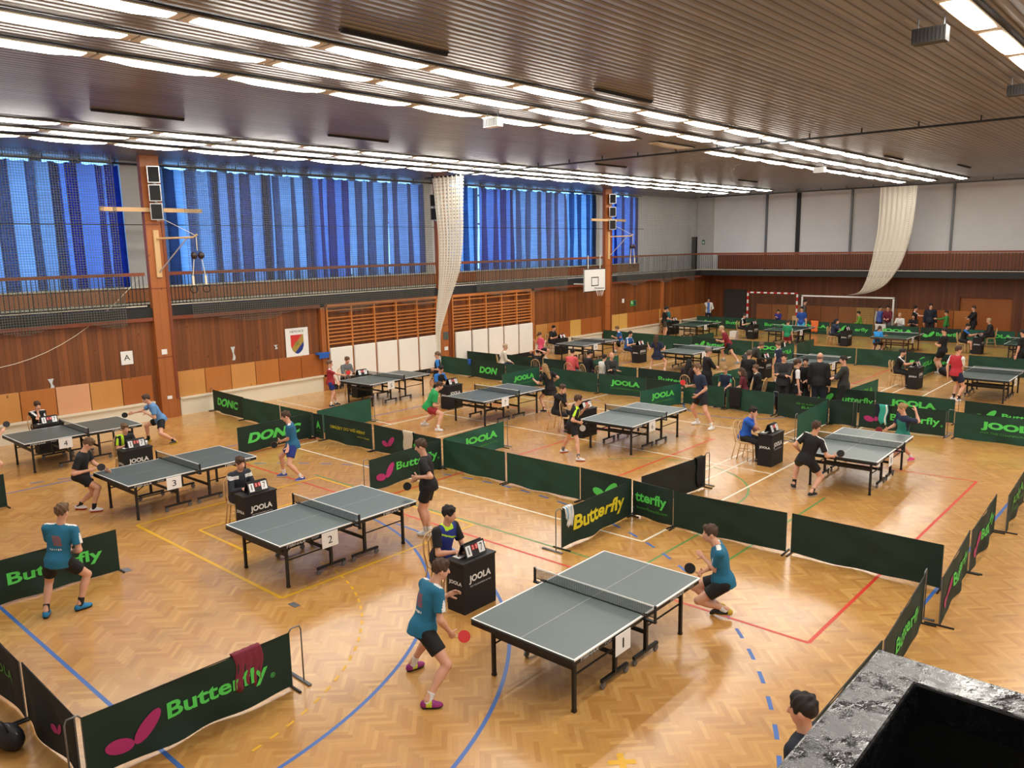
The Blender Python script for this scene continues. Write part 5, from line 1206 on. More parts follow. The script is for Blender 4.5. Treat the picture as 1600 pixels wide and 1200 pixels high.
        if o['top'] == 'trackblue': mats = [cm('trackblue'), cm('black'), cm('lime')]; mi = np.where((lat > .085*H) | (fr < .0), 1, 0); mi = np.where(((vert > -.012*H) & (lat < .045*H)) | ((np.abs(vert+.065*H-.4*side) < .007*H) & (fr > .03) & (lat < .08*H)), 2, mi)
        if o['top'] == 'greyjack': mi = ((vert > -.05*H) & (vert < -.01*H) & (lat > .04*H) & (fr > -.03)).astype(int)
    if o.get('crest'):
        mats = list(mats)+[mat('shirt_print_red', (150, 84, 84), .8), m_white_l]; rel = fc-neck; vert = rel @ up; fr = rel @ fw; side = rel @ rt; k2 = len(mats)
        mi = np.where((fr < -.02) & (np.abs(side+.3*(vert+.1*H)) < .03*H) & (np.abs(vert+.105*H) < .042*H) & (np.sin(side*170+vert*110)+np.sin(vert*230-side*90) > -.7), k2-2, mi); mi = np.where((fr < -.02) & (np.abs(side) < .05*H) & (np.abs(vert+.178*H) < .006*H) & (np.sin(side*230) > -.4), k2-1, mi)
    link(bpy.data.objects.new('jacket' if sl else 'shirt', to_mesh('shirt', [(v, q, mi.tolist())], mats)), root)
    # lower garment
    bt = o['bot']; botc = o.get('botc', bt); pr = [('e', pel-up*.0, R, (.163*kk+.012, .118*kk+.012, .115*kk), .04*k)]
    cuts = [(pel+up*.06*H, up)]
    if bt == 'skirt':
        pr += [('c', pel, pel-Z*.13*H, .14*kk, .185*kk, 1, .04*k), ('c', hip[-1], hip[-1]+(kn[-1]-hip[-1])*.5, .10*kk, .12*kk, 1, .04*k), ('c', hip[1], hip[1]+(kn[1]-hip[1])*.5, .10*kk, .12*kk, 1, .04*k)]; nm = 'skirt'
    elif bt == 'trousers':
        for s in (-1, 1): pr += [('c', hip[s], kn[s], .098*kk, .07*kk, 0, .04*k), ('c', kn[s], kn[s]+(an[s]-kn[s])*.96, .068*kk, .056*kk, 1, .02*k)]
        nm = 'trousers'
    else:
        if bt == 'shortsseat': pass
        for s in (-1, 1): pr += [('c', hip[s], hip[s]+(kn[s]-hip[s])*.62, .106*kk, .096*kk, 1, .025*k)]
        nm = 'shorts'
    D, lo = field(pr, h, cuts, pad=.05); v, q = surf(D, lo, h)
    link(bpy.data.objects.new(nm, to_mesh(nm, [(v, q, 0)], [cm(botc)])), root)
    # socks and shoes
    shc = {'white': ((226, 226, 226), (240, 240, 240)), 'black': ((24, 24, 26), (200, 200, 200)), 'purple': ((150, 40, 120), (28, 28, 34)), 'blackyellow': ((30, 30, 28), (200, 170, 40)), 'blue': ((30, 124, 176), (30, 34, 40)), 'bluewhite': ((52, 72, 150), (230, 230, 235)),
           'whitered': ((224, 220, 218), (180, 30, 40)), 'grey': ((120, 130, 132), (200, 200, 200)), 'pink': ((206, 40, 110), (230, 200, 200)), 'navy': ((30, 40, 70), (200, 200, 200))}[o['shoe']]
    ms = [mat('shoe_'+o['shoe'], shc[0], .6), mat('sole_'+o['shoe'], shc[1], .6)]
    sk = mat('sock_'+o['sock'], {'white': (230, 230, 228), 'black': (26, 26, 28), 'grey': (110, 112, 114)}[o['sock']], .85); hh = {1: .009, 2: .012, 3: .018}[res]
    for s in (-1, 1):
        a = an[s]; t = tl[s]; lift = max(0, a[2]-.09*H/1.7-.012); zt = -.55 if lift > .03 else 0; t3 = nrm(t+Z*zt); uu = nrm(np.cross(np.cross(t3, Z), t3)); RS = np.stack([np.cross(t3, uu), t3, uu], 1); B = a-uu*.052*k
        sp = [('e', B-t3*.02*k+uu*.01*k, RS, (.046*k, .06*k, .056*k), .02*k), ('e', B+t3*.085*k-uu*.002*k, RS, (.050*k, .095*k, .044*k), .02*k), ('e', B+t3*.03*k+uu*.02*k, RS, (.046*k, .07*k, .052*k), .02*k)]
        ct = [(a-uu*.083*k, -uu)]
        D, lo = field(sp, hh, ct, pad=.03); v, q = surf(D, lo, hh)
        if lift < .02: v[:, 2] -= v[:, 2].min()-.001
        fc = v[q].mean(1); mi = (((fc-a) @ uu) < -.062*k).astype(int); al = (fc-a) @ t3
        if o['shoe'] in ('purple', 'blackyellow'): mi = np.where((mi == 0) & (((al > -.01) & (al < .055*k)) if o['shoe'] == 'purple' else (al < -.01)), 2, mi)
        link(bpy.data.objects.new('shoe', to_mesh('shoe', [(v, q, mi.tolist())], ms+[mat('shoe_yellow_'+o['shoe'], (206, 214, 60) if o['shoe'] == 'purple' else (200, 170, 50), .6)])), root)
        D, lo = field([('c', a-uu*.045*k, a+(kn[s]-a)*.24, .044*kk, .043*kk, 1, .01), ('c', a-uu*.02*k, a-uu*.04*k+t3*.05*k, .042*kk, .036*kk, 0, .01)], hh, pad=.03); v, q = surf(D, lo, hh)
        if bt != 'trousers': link(bpy.data.objects.new('sock', to_mesh('sock', [(v, q, 0)], [sk])), root)
    off = A_((o['loc'][0], o['loc'][1], 0))
    for key, s in (('bat', 1), ('batL', -1)):
        if o.get(key): bd = A_(o['bd']) if o.get('bd') else hcent[s][1]; BATS.append((hcent[s][0]+off, bd, hcent[s][2], o[key], o['label'], rt))
    return root
def bat(c, fd, pn, colr, lb):
    """handle lies in the fist, blade beyond it"""
    d = nrm(A_(fd)); n = nrm(A_((0, 0, 5.))-A_(c)+A_(pn)*3); n = nrm(n-d*(n @ d)); s = np.cross(d, n); R_ = Matrix((s, d, n)).transposed()
    t = bpy.data.objects.new('table_tennis_bat', None); link(t); t.matrix_world = Matrix.Translation(Vector(c)) @ R_.to_4x4()
    tag(t, '%s bat held by the %s' % ({'silver': 'pale', 'darkred': 'dark red'}.get(colr, colr), lb), 'bat')
    pts = [(.074*math.sin(a*PI/12), .135-.078*math.cos(a*PI/12)) for a in range(24)]
    def disc(z0, z1, r=1.):
        vs = [(x*r, .135+(y-.135)*r, z) for z in (z0, z1) for x, y in pts]; return vs, [tuple(range(23, -1, -1)), tuple(range(24, 48))]+[(i, (i+1) % 24, 24+(i+1) % 24, 24+i) for i in range(24)]
    MB().add(*disc(-.003, .003)).build('blade', m_wood, t)
    col = {'red': (214, 44, 44), 'black': (22, 22, 24), 'darkred': (120, 22, 34), 'silver': (190, 190, 186)}[colr]
    MB().add(*disc(.003, .006, .97)).build('rubber', mat('rubber_'+colr, col, .6), t); MB().add(*disc(-.006, -.003, .97)).build('rubber', mat('rubber_'+('black' if colr in ('red', 'darkred') else colr), (22, 22, 24) if colr in ('red', 'darkred') else col, .6), t)
    MB().bb((-.014, -.045, -.011), (.014, .062, .011)).build('handle', m_wood, t)
PEOPLE = [
 dict(label='teenage player in teal shirt lunging with a red bat beside the front table', H=1.76, loc=(-6.59,5.62), aL=(-0.373,0.213,0.0932), aR=(0.373,-0.213,0.0932), pel=(0.0308,0.0362,0.682), neck=(0.0508,0.214,1.23), head=(0.107,0.28,1.38), hL=(0.0167,0.482,0.993), hR=(0.284,0.256,0.695), face=(0.266,0.964), look=(0.507,0.862,-0.25), tL=(0.181,0.983), tR=(0.713,0.702), top='teal', acc='white', bot='black', hair='brown', shoe='purple', sock='white', bat='red', res=1, crest=1, bd=(0.611,0.793,-0.2)),
 dict(label='player in teal shirt squatting on his heels at the front table', H=1.72, loc=(-4.73,9.54), aL=(0.0583,-0.00114,0.13), aR=(-0.0583,0.00114,0.15), pel=(-0.000239,-0.000119,0.467), neck=(-0.0817,-0.0405,1.02), head=(-0.16,-0.0795,1.15), hL=(-0.299,-0.0368,0.799), hR=(-0.209,-0.215,0.676), face=(-0.854,-0.521), look=(-0.69,-0.724,-0.1), tL=(-0.854,-0.521), tR=(-0.854,-0.521), top='teal', acc='white', bot='black', hair='brown', shoe='blackyellow', sock='white', bat='black', res=1, squat=1, bd=(-0.829,-0.355,0.5)),
 dict(label='player in blue shirt seen from behind at the left edge barrier', H=1.74, loc=(-11.99,3.63), aL=(-0.0667,-0.202,0.0921), aR=(0.0667,0.202,0.0921), pel=(0.00117,0.00387,0.754), neck=(0.026,0.086,1.3), head=(0.0356,0.118,1.47), hL=(-0.302,0.21,0.914), hR=(-0.0415,0.208,0.863), face=(-0.8,0.599), look=(-0.547,0.837,-0.15), tL=(-0.892,0.451), tR=(-0.0554,0.998), top='teal', acc='white', bot='black', hair='lightbrown', shoe='blue', sock='black', res=1, crest=1),
 dict(label='player all in black holding a bat at the right end of table two', H=1.78, loc=(-10.21,9.07), aL=(-0.051,0.000288,0.0942), aR=(0.051,-0.000288,0.0942), pel=(0.0245,0.0275,0.829), neck=(-0.0131,-0.0147,1.46), head=(-0.0529,-0.0595,1.66), hL=(0.0546,-0.24,1.16), hR=(-0.15,-0.093,1.06), face=(-0.835,-0.55), look=(-0.727,-0.687,-0.3), tL=(-0.784,-0.621), tR=(-0.949,-0.315), top='black', bot='black', hair='brown', shoe='white', sock='white', bat='black', res=1, bd=(-0.502,-0.49,-0.7)),
 dict(label='player in teal shirt and dark blue shorts at the right end of table three', H=1.66, loc=(-15.31,9.59), aL=(0.297,0.0401,0.0879), aR=(-0.297,-0.0401,0.0879), pel=(0.0272,0.0434,0.663), neck=(0.00255,0.00407,1.26), head=(-0.0353,-0.0563,1.44), hL=(-0.19,-0.115,0.868), hR=(0.0906,-0.138,0.769), face=(-0.603,-0.798), look=(-0.455,-0.89,-0.3), tL=(-0.209,-0.978), tR=(-0.603,-0.798), top='teal2', acc='white', bot='blue', hair='brown', shoe='bluewhite', sock='white', batL='black', res=1, bd=(-0.467,-0.651,-0.5)),
 dict(label='player in black shirt with red cuffs leaning on the left end of table three', H=1.72, loc=(-16.65,5.67), aL=(-0.211,-0.0674,0.0911), aR=(0.211,0.0674,0.0911), pel=(-0.0082,-0.0241,0.76), neck=(0.158,-0.00229,1.22), head=(0.187,0.0836,1.35), hL=(0.227,0.355,0.822), hR=(0.368,-0.00546,0.902), face=(0.627,0.779), look=(0.482,0.876,-0.9), tL=(0.752,0.659), tR=(0.482,0.876), top='black', acc='red', bot='black', hair='lightbrown', shoe='whitered', sock='black', bat='black', res=1),
 dict(label='boy in light blue shirt lunging at the right end of table four', H=1.66, loc=(-21.16,9.29), aL=(0.403,0.175,0.0879), aR=(-0.403,-0.175,0.0879), pel=(0.00443,0.0101,0.664), neck=(-0.0245,-0.18,1.08), head=(-0.0801,-0.307,1.28), hL=(0.0155,-0.338,0.866), hR=(-0.484,-0.48,0.843), face=(-0.321,-0.947), look=(-0.321,-0.947,-0.35), tL=(0.11,-0.994), tR=(-0.321,-0.947), top='lightblue', bot='black', hair='brown', shoe='blackyellow', sock='black', bat='black', res=1),
 dict(label='player cut by the left picture edge, bat hand reaching to table four', H=1.7, loc=(-20.74,5.01), aL=(-0.317,0.00894,0.09), aR=(0.317,-0.00894,0.09), pel=(0.0176,0.0728,0.77), neck=(0.0337,0.14,1.18), head=(0.0495,0.205,1.35), hL=(0.00448,0.0185,0.928), hR=(0.1,0.416,1.08), face=(0.235,0.972), look=(0.235,0.972,-0.15), tL=(0.235,0.972), tR=(0.235,0.972), top='black', bot='black', hair='brown', shoe='white', sock='white', bat='black', res=1),
 dict(label='small boy in red shirt and blue shorts at the white wall mats table', H=1.52, loc=(-21.61,15.23), aL=(0.0689,-0.151,0.0805), aR=(-0.0689,0.151,0.0805), pel=(-0.0312,-0.0443,0.609), neck=(-0.0354,-0.0503,1.23), head=(-0.0288,-0.0408,1.44), hL=(0.174,0.0736,0.805), hR=(0.207,0.293,1.01), face=(0.645,0.764), look=(0.645,0.764,-0.15), tL=(0.709,0.705), tR=(0.821,0.571), top='red', acc='white', bot='blue', hair='lightbrown', shoe='black', sock='white', bat='red', res=2, bd=(0.362,0.601,0.6)),
 dict(label='girl in black shirt with ponytail standing near the second pillar', H=1.6, loc=(-20.37,18.73), aL=(-0.101,0.00246,0.0847), aR=(0.101,-0.00246,0.0847), pel=(0.0282,0.0306,0.665), neck=(0.0402,0.0438,1.21), head=(0.0302,0.0328,1.43), hL=(0.00142,-0.146,0.912), hR=(-0.117,0.021,0.858), face=(-0.794,-0.607), look=(-0.794,-0.607,-0.15), tL=(-0.794,-0.607), tR=(-0.794,-0.607), top='black', acc='blueac', bot='black', hair='lightbrown', hst='pony', shoe='white', sock='white', bat='black', res=2),
 dict(label='stocky player in green shirt and red shorts bending forward', H=1.7, loc=(-16.60,14.95), aL=(-0.44,0.131,0.09), aR=(0.44,-0.131,0.09), pel=(-0.0228,-0.0253,0.585), neck=(0.158,0.101,1.07), head=(0.247,0.199,1.25), hL=(-0.023,0.273,0.611), hR=(0.198,0.145,0.658), face=(0.53,0.848), look=(0.602,0.799,-0.3), tL=(0.731,0.682), tR=(0.788,0.616), top='green', bot='red', hair='brown', shoe='white', sock='white', res=2, fat=1.12),
 dict(label='girl in black dress with long fair hair swinging her arms', H=1.62, loc=(-15.30,18.90), aL=(-0.0977,-0.26,0.0858), aR=(0.0977,0.26,0.0858), pel=(-0.043,-0.0348,0.724), neck=(-0.117,-0.0944,1.21), head=(-0.192,-0.155,1.41), hL=(-0.491,-0.269,0.974), hR=(0.0194,0.144,0.988), face=(-0.899,0.438), look=(-0.982,0.191,-0.15), tL=(-0.988,-0.156), tR=(-0.857,0.515), top='black', bot='skirt', botc='black', hair='blond', hst='long', shoe='black', sock='black', res=2),
 dict(label='boy in black and lime shirt crouching forward at the left end of table six', H=1.58, loc=(-11.55,14.95), aL=(-0.395,0.193,0.0836), aR=(0.395,-0.193,0.0836), pel=(0.0238,0.0184,0.698), neck=(0.141,0.0459,1.25), head=(0.19,0.0838,1.44), hL=(0.204,0.347,1.19), hR=(0.292,-0.0274,0.902), face=(0.673,0.739), look=(0.673,0.739,-0.15), tL=(0.38,0.925), tR=(0.842,0.54), top='black', acc='lime', bot='black', hair='brown', shoe='whitered', sock='grey', bat='silver', res=1, bd=(0.128,0.162,-1)),
 dict(label='tall player in navy polo and black shorts with a red bat', H=1.84, loc=(-10.54,19.81), aL=(0.318,-0.167,0.0974), aR=(-0.318,0.167,0.0974), pel=(-0.0965,-0.0514,0.806), neck=(-0.156,-0.0828,1.46), head=(-0.221,-0.118,1.67), hL=(-0.0951,-0.277,0.949), hR=(-0.475,-0.14,1.14), face=(-0.53,-0.848), look=(-0.601,-0.799,-0.1), tL=(-0.207,-0.978), tR=(-0.669,-0.743), top='navy', bot='black', hair='lightbrown', shoe='white', sock='white', bat='red', res=1, bd=(-0.553,-0.238,0.7)),
 dict(label='player in black shirt with white shoulders seen from behind in second row', H=1.72, loc=(-6.1,15.67), aL=(-0.248,0.168,0.0911), aR=(0.248,-0.168,0.0911), pel=(0.0412,0.016,0.711), neck=(0.169,0.066,1.19), head=(0.195,0.0759,1.39), hL=(-0.123,0.113,0.826), hR=(0.479,0.294,0.779), face=(0.0648,0.998), look=(0.321,0.947,-0.2), tL=(-0.519,0.855), tR=(0.321,0.947), top='black', acc='white', bot='black', hair='brown', shoe='black', sock='black', bat='black', res=1, bd=(0.727,0.337,0.4)),
 dict(label='woman in teal shirt stretching a dark red bat over the table', H=1.66, loc=(-5.32,19.85), aL=(0.239,-0.265,0.0879), aR=(-0.239,0.265,0.0879), pel=(-0.0664,-0.0178,0.486), neck=(-0.0296,-0.111,1), head=(-0.0923,-0.128,1.18), hL=(0.146,0.143,1.09), hR=(-0.352,-0.25,0.675), face=(-0.573,-0.819), look=(-0.766,-0.643,-0.3), tL=(-0.259,-0.966), tR=(-0.707,-0.707), top='teal3', acc='navy', bot='black', hair='blond', hst='bun', shoe='pink', sock='white', bat='darkred', res=1, bd=(-0.979,-0.211,-0.1)),
 dict(label='player in red shirt with white sleeves and navy shorts seen from behind', H=1.82, loc=(-6.12,27.92), aL=(-0.087,0.138,0.0964), aR=(0.087,-0.138,0.0964), pel=(-0.0255,-0.00558,0.746), neck=(-0.0187,-0.0041,1.42), head=(-0.000629,-0.000138,1.67), hL=(-0.239,-0.0524,0.814), hR=(0.0982,0.226,0.83), face=(0.385,0.923), look=(0.739,0.674,-0.15), tL=(0.739,0.674), tR=(0.464,0.886), top='red2', acc='white', bot='navy', hair='brown', shoe='white', sock='black', res=2),
 dict(label='player in black shirt and shorts standing behind the red shirted player', H=1.82, loc=(-7.85,33.28), aL=(-0.0675,0.0484,0.0964), aR=(0.0675,-0.0484,0.0964), pel=(0.00734,0.00173,0.8), neck=(0.0288,0.0068,1.44), head=(0.0338,0.00798,1.68), hL=(-0.226,0.0494,1.12), hR=(-0.0762,-0.018,0.796), face=(-0.958,0.288), look=(-0.998,-0.0572,-0.15), tL=(-0.958,0.288), tR=(-0.958,0.288), top='black', bot='black', hair='dark', shoe='white', sock='white', res=3),
 dict(label='player in dark red shirt bending low behind the middle table of the third row', H=1.76, loc=(-15.63,31.57), aL=(0.429,-0.174,0.0932), aR=(-0.429,0.174,0.0932), pel=(-0.122,-0.0602,0.784), neck=(-0.255,-0.238,1.29), head=(-0.38,-0.3,1.51), hL=(-0.462,-0.34,0.956), hR=(-0.173,0.0257,1.05), face=(-0.896,-0.444), look=(-0.896,-0.444,-0.15), tL=(-0.896,-0.444), tR=(-0.896,-0.444), top='darkred', bot='black', hair='blondpale', shoe='grey', sock='white', res=2),
 dict(label='curly haired girl in navy dress with spread arms in the third row', H=1.62, loc=(-16.80,27.48), aL=(-0.316,-0.019,0.0858), aR=(0.316,0.019,0.0858), pel=(-0.00655,-0.00401,0.762), neck=(-0.0118,-0.00718,1.2), head=(-0.0578,-0.0353,1.46), hL=(-0.392,-0.064,1.08), hR=(0.197,0.238,0.984), face=(-0.198,0.98), look=(-0.112,0.994,-0.15), tL=(-0.662,0.75), tR=(0.478,0.878), top='navy', bot='skirt', botc='navy', hair='brown', hst='long', shoe='white', sock='white', res=2),
 dict(label='girl in pink shirt and black shorts with ponytail by the wood wall', H=1.55, loc=(-22.87,27.47), aL=(-0.0885,-0.188,0.0821), aR=(0.0885,0.188,0.0821), pel=(-0.00745,-0.0062,0.564), neck=(-0.00406,-0.00338,0.971), head=(-0.0462,-0.0385,1.23), hL=(-0.269,-0.0942,0.847), hR=(0.0865,0.202,0.812), face=(0.346,0.938), look=(0.346,0.938,-0.15), tL=(0.346,0.938), tR=(0.346,0.938), top='pink', bot='black', hair='brown', hst='pony', shoe='white', sock='white', res=3),
 dict(label='player in blue and white shirt with red bat by the third pillar', H=1.66, loc=(-21.28,31.46), aL=(-0.109,-0.216,0.0879), aR=(0.109,0.216,0.0879), pel=(0.0222,0.015,0.564), neck=(-0.0549,-0.0371,0.992), head=(-0.156,-0.105,1.21), hL=(-0.336,-0.106,0.767), hR=(0.0772,-0.0685,0.759), face=(-0.828,-0.56), look=(-0.828,-0.56,-0.15), tL=(-0.828,-0.56), tR=(-0.828,-0.56), top='blue2', acc='white', bot='black', hair='lightbrown', shoe='navy', sock='white', bat='red', res=3),
 dict(label='girl in bright blue shirt bending over a last row table', H=1.58, loc=(-11.70,38.04), aL=(-0.197,0.00186,0.0836), aR=(0.197,-0.00186,0.0836), pel=(-0.00125,-0.000384,0.6), neck=(0.00147,0.105,0.943), head=(0.0666,0.125,1.15), hL=(0.236,0.282,0.764), hR=(0.161,0.259,0.732), face=(0.223,0.975), look=(0.223,0.975,-0.15), tL=(0.223,0.975), tR=(0.223,0.975), top='blue3', bot='black', hair='brown', hst='pony', shoe='white', sock='white', res=3),
 dict(label='player in green shirt and dark red shorts seen from behind in the last row', H=1.55, loc=(-14.93,35.71), pose='stand', face=(0.0403,0.999), look=(0.0403,0.999,-0.15), top='green2', acc='white', bot='darkred', hair='brown', shoe='white', sock='white', res=3),
 dict(label='player in blue shirt and light blue shorts under the red and white goal post', H=1.72, loc=(-16.45,41.08), pose='stand', face=(0.0318,-0.999), look=(0.0318,-0.999,-0.15), top='blue4', bot='lightblue2', hair='black', shoe='black', sock='black', res=3),
 dict(label='player in black shirt and dark shorts standing beside the last row wall table', H=1.72, loc=(-22.61,37.62), pose='write', face=(0.629,0.777), look=(0.629,0.777,-0.15), top='black', bot='greyshort', hair='black', shoe='white', sock='white', res=3),
 dict(label='player in black at the right edge of the picture by the last row table', H=1.75, loc=(-5.41,34.27), pose='stand', face=(-0.933,0.359), look=(-0.933,0.359,-0.15), top='black', bot='black', hair='dark', shoe='white', sock='white', res=3),
 dict(label='boy in navy shirt standing behind the white cards of the third row scorer desk', H=1.5, loc=(-11.92,27.80), pose='stand', face=(-0.993,0.118), look=(-0.993,0.118,-0.15), top='navy', acc='white', bot='navy', hair='lightbrown', shoe='black', sock='white', res=3),
 dict(label='scorer in black and blue tracksuit with lime collar at the front scorer desk', H=1.8, loc=(-8.3,7.6), pose='sit_desk', face=(1,0), look=(1,0.5,-0.25), top='trackblue', acc='lime', bot='trousers', botc='black', hair='dark', shoe='black', sock='black', res=1),
 dict(label='scorer in grey and black jacket at the scorer desk of table two', H=1.68, loc=(-13.49,7.25), pose='sit_desk', face=(1,0), look=(1,0,-0.25), top='greyjack', sleeves=1, acc='white', bot='trousers', botc='black', hair='brown', shoe='black', sock='black', res=1),
 dict(label='boy in black and lime shirt scoring at the desk of table three', H=1.5, loc=(-18.64,7.3), pose='sit_desk', face=(1,0), look=(1,0,-0.25), top='black', acc='lime', bot='trousers', botc='black', hair='lightbrown', shoe='black', sock='black', res=1),
 dict(label='boy in white and black shirt with hand on chin behind table four', H=1.55, loc=(-23.39,7), pose='sit_chin', face=(1,0), look=(1,0,-0.25), top='black', acc='white', bot='trousers', botc='black', hair='brown', shoe='black', sock='black', res=2),
 dict(label='scorer in grey sweater at the desk of table five by the white wall panels', H=1.68, loc=(-23.19,16.90), pose='sit_desk', face=(1,0), look=(1,0,-0.25), top='grey', sleeves=1, bot='trousers', botc='black', hair='lightbrown', shoe='black', sock='black', res=2),
 dict(label='scorer in black and blue shirt looking down at the desk of table seven', H=1.68, loc=(-18.94,17.45), pose='sit_desk', face=(1,0), look=(1,0,-0.6), top='black', acc='blueac', bot='trousers', botc='black', hair='dark', shoe='black', sock='black', res=2),
 dict(label='scorer in black hooded sweater with hand on mouth at the desk of table six', H=1.68, loc=(-13.59,17.00), pose='sit_chin', face=(1,0), look=(1,0,-0.25), top='black', sleeves=1, bot='trousers', botc='black', hair='brown', shoe='black', sock='black', res=2),
 dict(label='boy in bright blue shirt with hand on chin on a bentwood chair', H=1.62, loc=(-8.19,17.35), pose='sit_chin', face=(1,0), look=(1,0,-0.25), top='blue5', bot='trousers', botc='black', hair='dark', shoe='black', sock='black', res=1),
 dict(label='scorer in black shirt at the desk of the third row wall table', H=1.68, loc=(-24.02,29.60), pose='sit_desk', face=(1,0), look=(1,0,-0.25), top='black', bot='trousers', botc='black', hair='black', shoe='black', sock='black', res=3),
 dict(label='boy in blue and white shirt scoring on a wooden chair, third row', H=1.68, loc=(-19.54,29.40), pose='sit_desk', face=(1,0), look=(1,0,-0.25), top='blue2', acc='white', bot='trousers', botc='navy', hair='dark', shoe='black', sock='black', res=3),
 dict(label='person in black shirt with white shoulders writing at the desk beside table nine', H=1.68, loc=(-8.39,29.60), pose='sit_write', face=(1,0), look=(1,0,-0.25), top='black', acc='white', bot='trousers', botc='black', hair='dark', hst='bun', shoe='black', sock='black', res=3),
 dict(label='person in purple top seated at the last row wall table desk', H=1.68, loc=(-23.99,39.90), pose='sit_desk', face=(1,0), look=(1,0,-0.25), top='purple', bot='trousers', botc='black', hair='dark', shoe='black', sock='black', res=3),
 dict(label='woman in black and white top scoring below the red and white goal', H=1.68, loc=(-19.39,40.20), pose='sit_desk', face=(1,0), look=(1,0,-0.25), top='black', acc='white', bot='trousers', botc='black', hair='dark', hst='bun', shoe='black', sock='black', res=3),
 dict(label='woman in dark blue jacket scoring near the white goal', H=1.68, loc=(-14.39,39.85), pose='sit_chin', face=(1,0), look=(1,0,-0.25), top='slate', sleeves=1, bot='trousers', botc='black', hair='dark', hst='long', shoe='black', sock='black', res=3),
 dict(label='scorer in black shirt turning a card at the last row right desk', H=1.68, loc=(-8.69,40.20), pose='sit_write', face=(1,0), look=(1,0,-0.25), top='black', acc='blueac', bot='shortsseat', botc='black', hair='dark', shoe='black', sock='black', res=3),
 dict(label='pale haired spectator in cream hooded jacket sitting near the white wall mats', H=1.6, loc=(-21.00,22.85), pose='sit', face=(0.608,0.794), look=(0.608,0.794,-0.15), top='cream', sleeves=1, bot='trousers', botc='navy', hair='blondpale', shoe='black', sock='black', res=2),
 dict(label='child in black shirt and red shorts with hands on head behind the barrier', H=1.45, loc=(-19.22,22.85), pose='sit_head', face=(-0.343,0.939), look=(-0.343,0.939,-0.15), top='black', bot='trousers', botc='red', hair='black', shoe='black', sock='black', res=2),
 dict(label='spectator in coral red hooded jacket sitting with back turned', H=1.7, loc=(-17.61,22.85), pose='sit', face=(-0.133,0.991), look=(-0.133,0.991,-0.15), top='coral', sleeves=1, bot='trousers', botc='grey', hair='dark', shoe='black', sock='black', res=2),
 dict(label='spectator in black jacket sitting right of the coral red jacket', H=1.7, loc=(-16.89,22.85), pose='sit', face=(0.234,0.972), look=(0.552,0.834,-0.15), top='black', sleeves=1, bot='trousers', botc='black', hair='dark', shoe='black', sock='black', res=2),
 dict(label='dark haired girl in white jacket leaning towards her bald neighbour', H=1.5, loc=(-16.21,22.85), pose='sit', face=(0.0809,0.997), look=(0.0809,0.997,-0.15), top='whitecl', sleeves=1, bot='trousers', botc='black', hair='dark', shoe='black', sock='black', res=2),
 dict(label='balding man with arms folded in dark grey jacket sitting behind the barrier', H=1.76, loc=(-15.89,22.85), pose='sit_cross', face=(0.905,-0.426), look=(0.905,-0.426,-0.15), top='charcoal', sleeves=1, bot='trousers', botc='black', hair='bald', shoe='black', sock='black', res=2),
 dict(label='spectator in dark maroon puffer jacket sitting behind the tall navy player', H=1.7, loc=(-12.84,22.85), pose='sit', face=(-0.162,0.987), look=(-0.162,0.987,-0.15), top='maroonblack', sleeves=1, bot='trousers', botc='black', hair='black', hst='long', shoe='black', sock='black', res=2),
 dict(label='grey haired man in black tracksuit standing with folded arms behind the barrier', H=1.8, loc=(-12.14,22.85), pose='cross', face=(0.669,0.743), look=(0.669,0.743,-0.15), top='black', sleeves=1, bot='trousers', botc='black', hair='grey', shoe='black', sock='black', res=2),
 dict(label='girl in navy and green shirt with fair ponytail sitting behind the barrier', H=1.55, loc=(-11.44,22.85), pose='sit', face=(-0.0593,-0.998), look=(-0.0593,-0.998,-0.5), top='navy', acc='green3', bot='trousers', botc='black', hair='blond', hst='pony', shoe='black', sock='black', res=2),
 dict(label='spectator in dark jacket bending over beside the third row scorer desk', H=1.7, loc=(-12.95,27.64), pose='stoop', face=(0.706,0.708), look=(0.706,0.708,-0.15), top='charcoal', sleeves=1, bot='trousers', botc='black', hair='lightbrown', shoe='black', sock='black', res=2),
 dict(label='spectator in black jacket with grey hair sitting below the bending one', H=1.7, loc=(-11.11,23.65), pose='stand', face=(-0.09,0.996), look=(-0.09,0.996,-0.15), top='black', sleeves=1, bot='trousers', botc='black', hair='greybrown', shoe='black', sock='black', res=2),
 dict(label='girl in dark red shirt with long wavy hair leaning on the barrier', H=1.5, loc=(-10.84,22.85), pose='sit', face=(-0.964,-0.265), look=(-0.964,-0.265,-0.15), top='maroon', bot='trousers', botc='black', hair='brown', hst='long', shoe='black', sock='black', res=2),
 dict(label='child in black and white tracksuit sitting on the barrier end of the row', H=1.55, loc=(-10.70,23.54), pose='sit', face=(-0.997,-0.0776), look=(-0.997,-0.0776,-0.15), top='black', acc='white', sleeves=1, bot='trousers', botc='black', hair='lightbrown', shoe='black', sock='black', res=2),
 dict(label='man in open dark grey jacket and folded arms facing the camera', H=1.82, loc=(-9.62,22.85), pose='cross', face=(0.306,-0.952), look=(0.306,-0.952,-0.15), top='darkjack', sleeves=1, bot='trousers', botc='black', hair='dark', shoe='black', sock='black', res=2, fat=1.12),
 dict(label='girl in black skirt with one white sleeve standing in the group', H=1.64, loc=(-9.28,23.00), pose='stand', face=(0.848,0.529), look=(0.848,0.529,-0.15), top='black', acc='whites', bot='skirt', botc='black', hair='brown', hst='bun', shoe='black', sock='black', res=2),
 dict(label='boy in black shirt holding a lime bag between the girl and the big jacket', H=1.62, loc=(-9.27,23.65), pose='write', face=(0.198,-0.98), look=(0.198,-0.98,-0.15), top='black', bot='trousers', botc='black', hair='dark', shoe='black', sock='black', res=2),
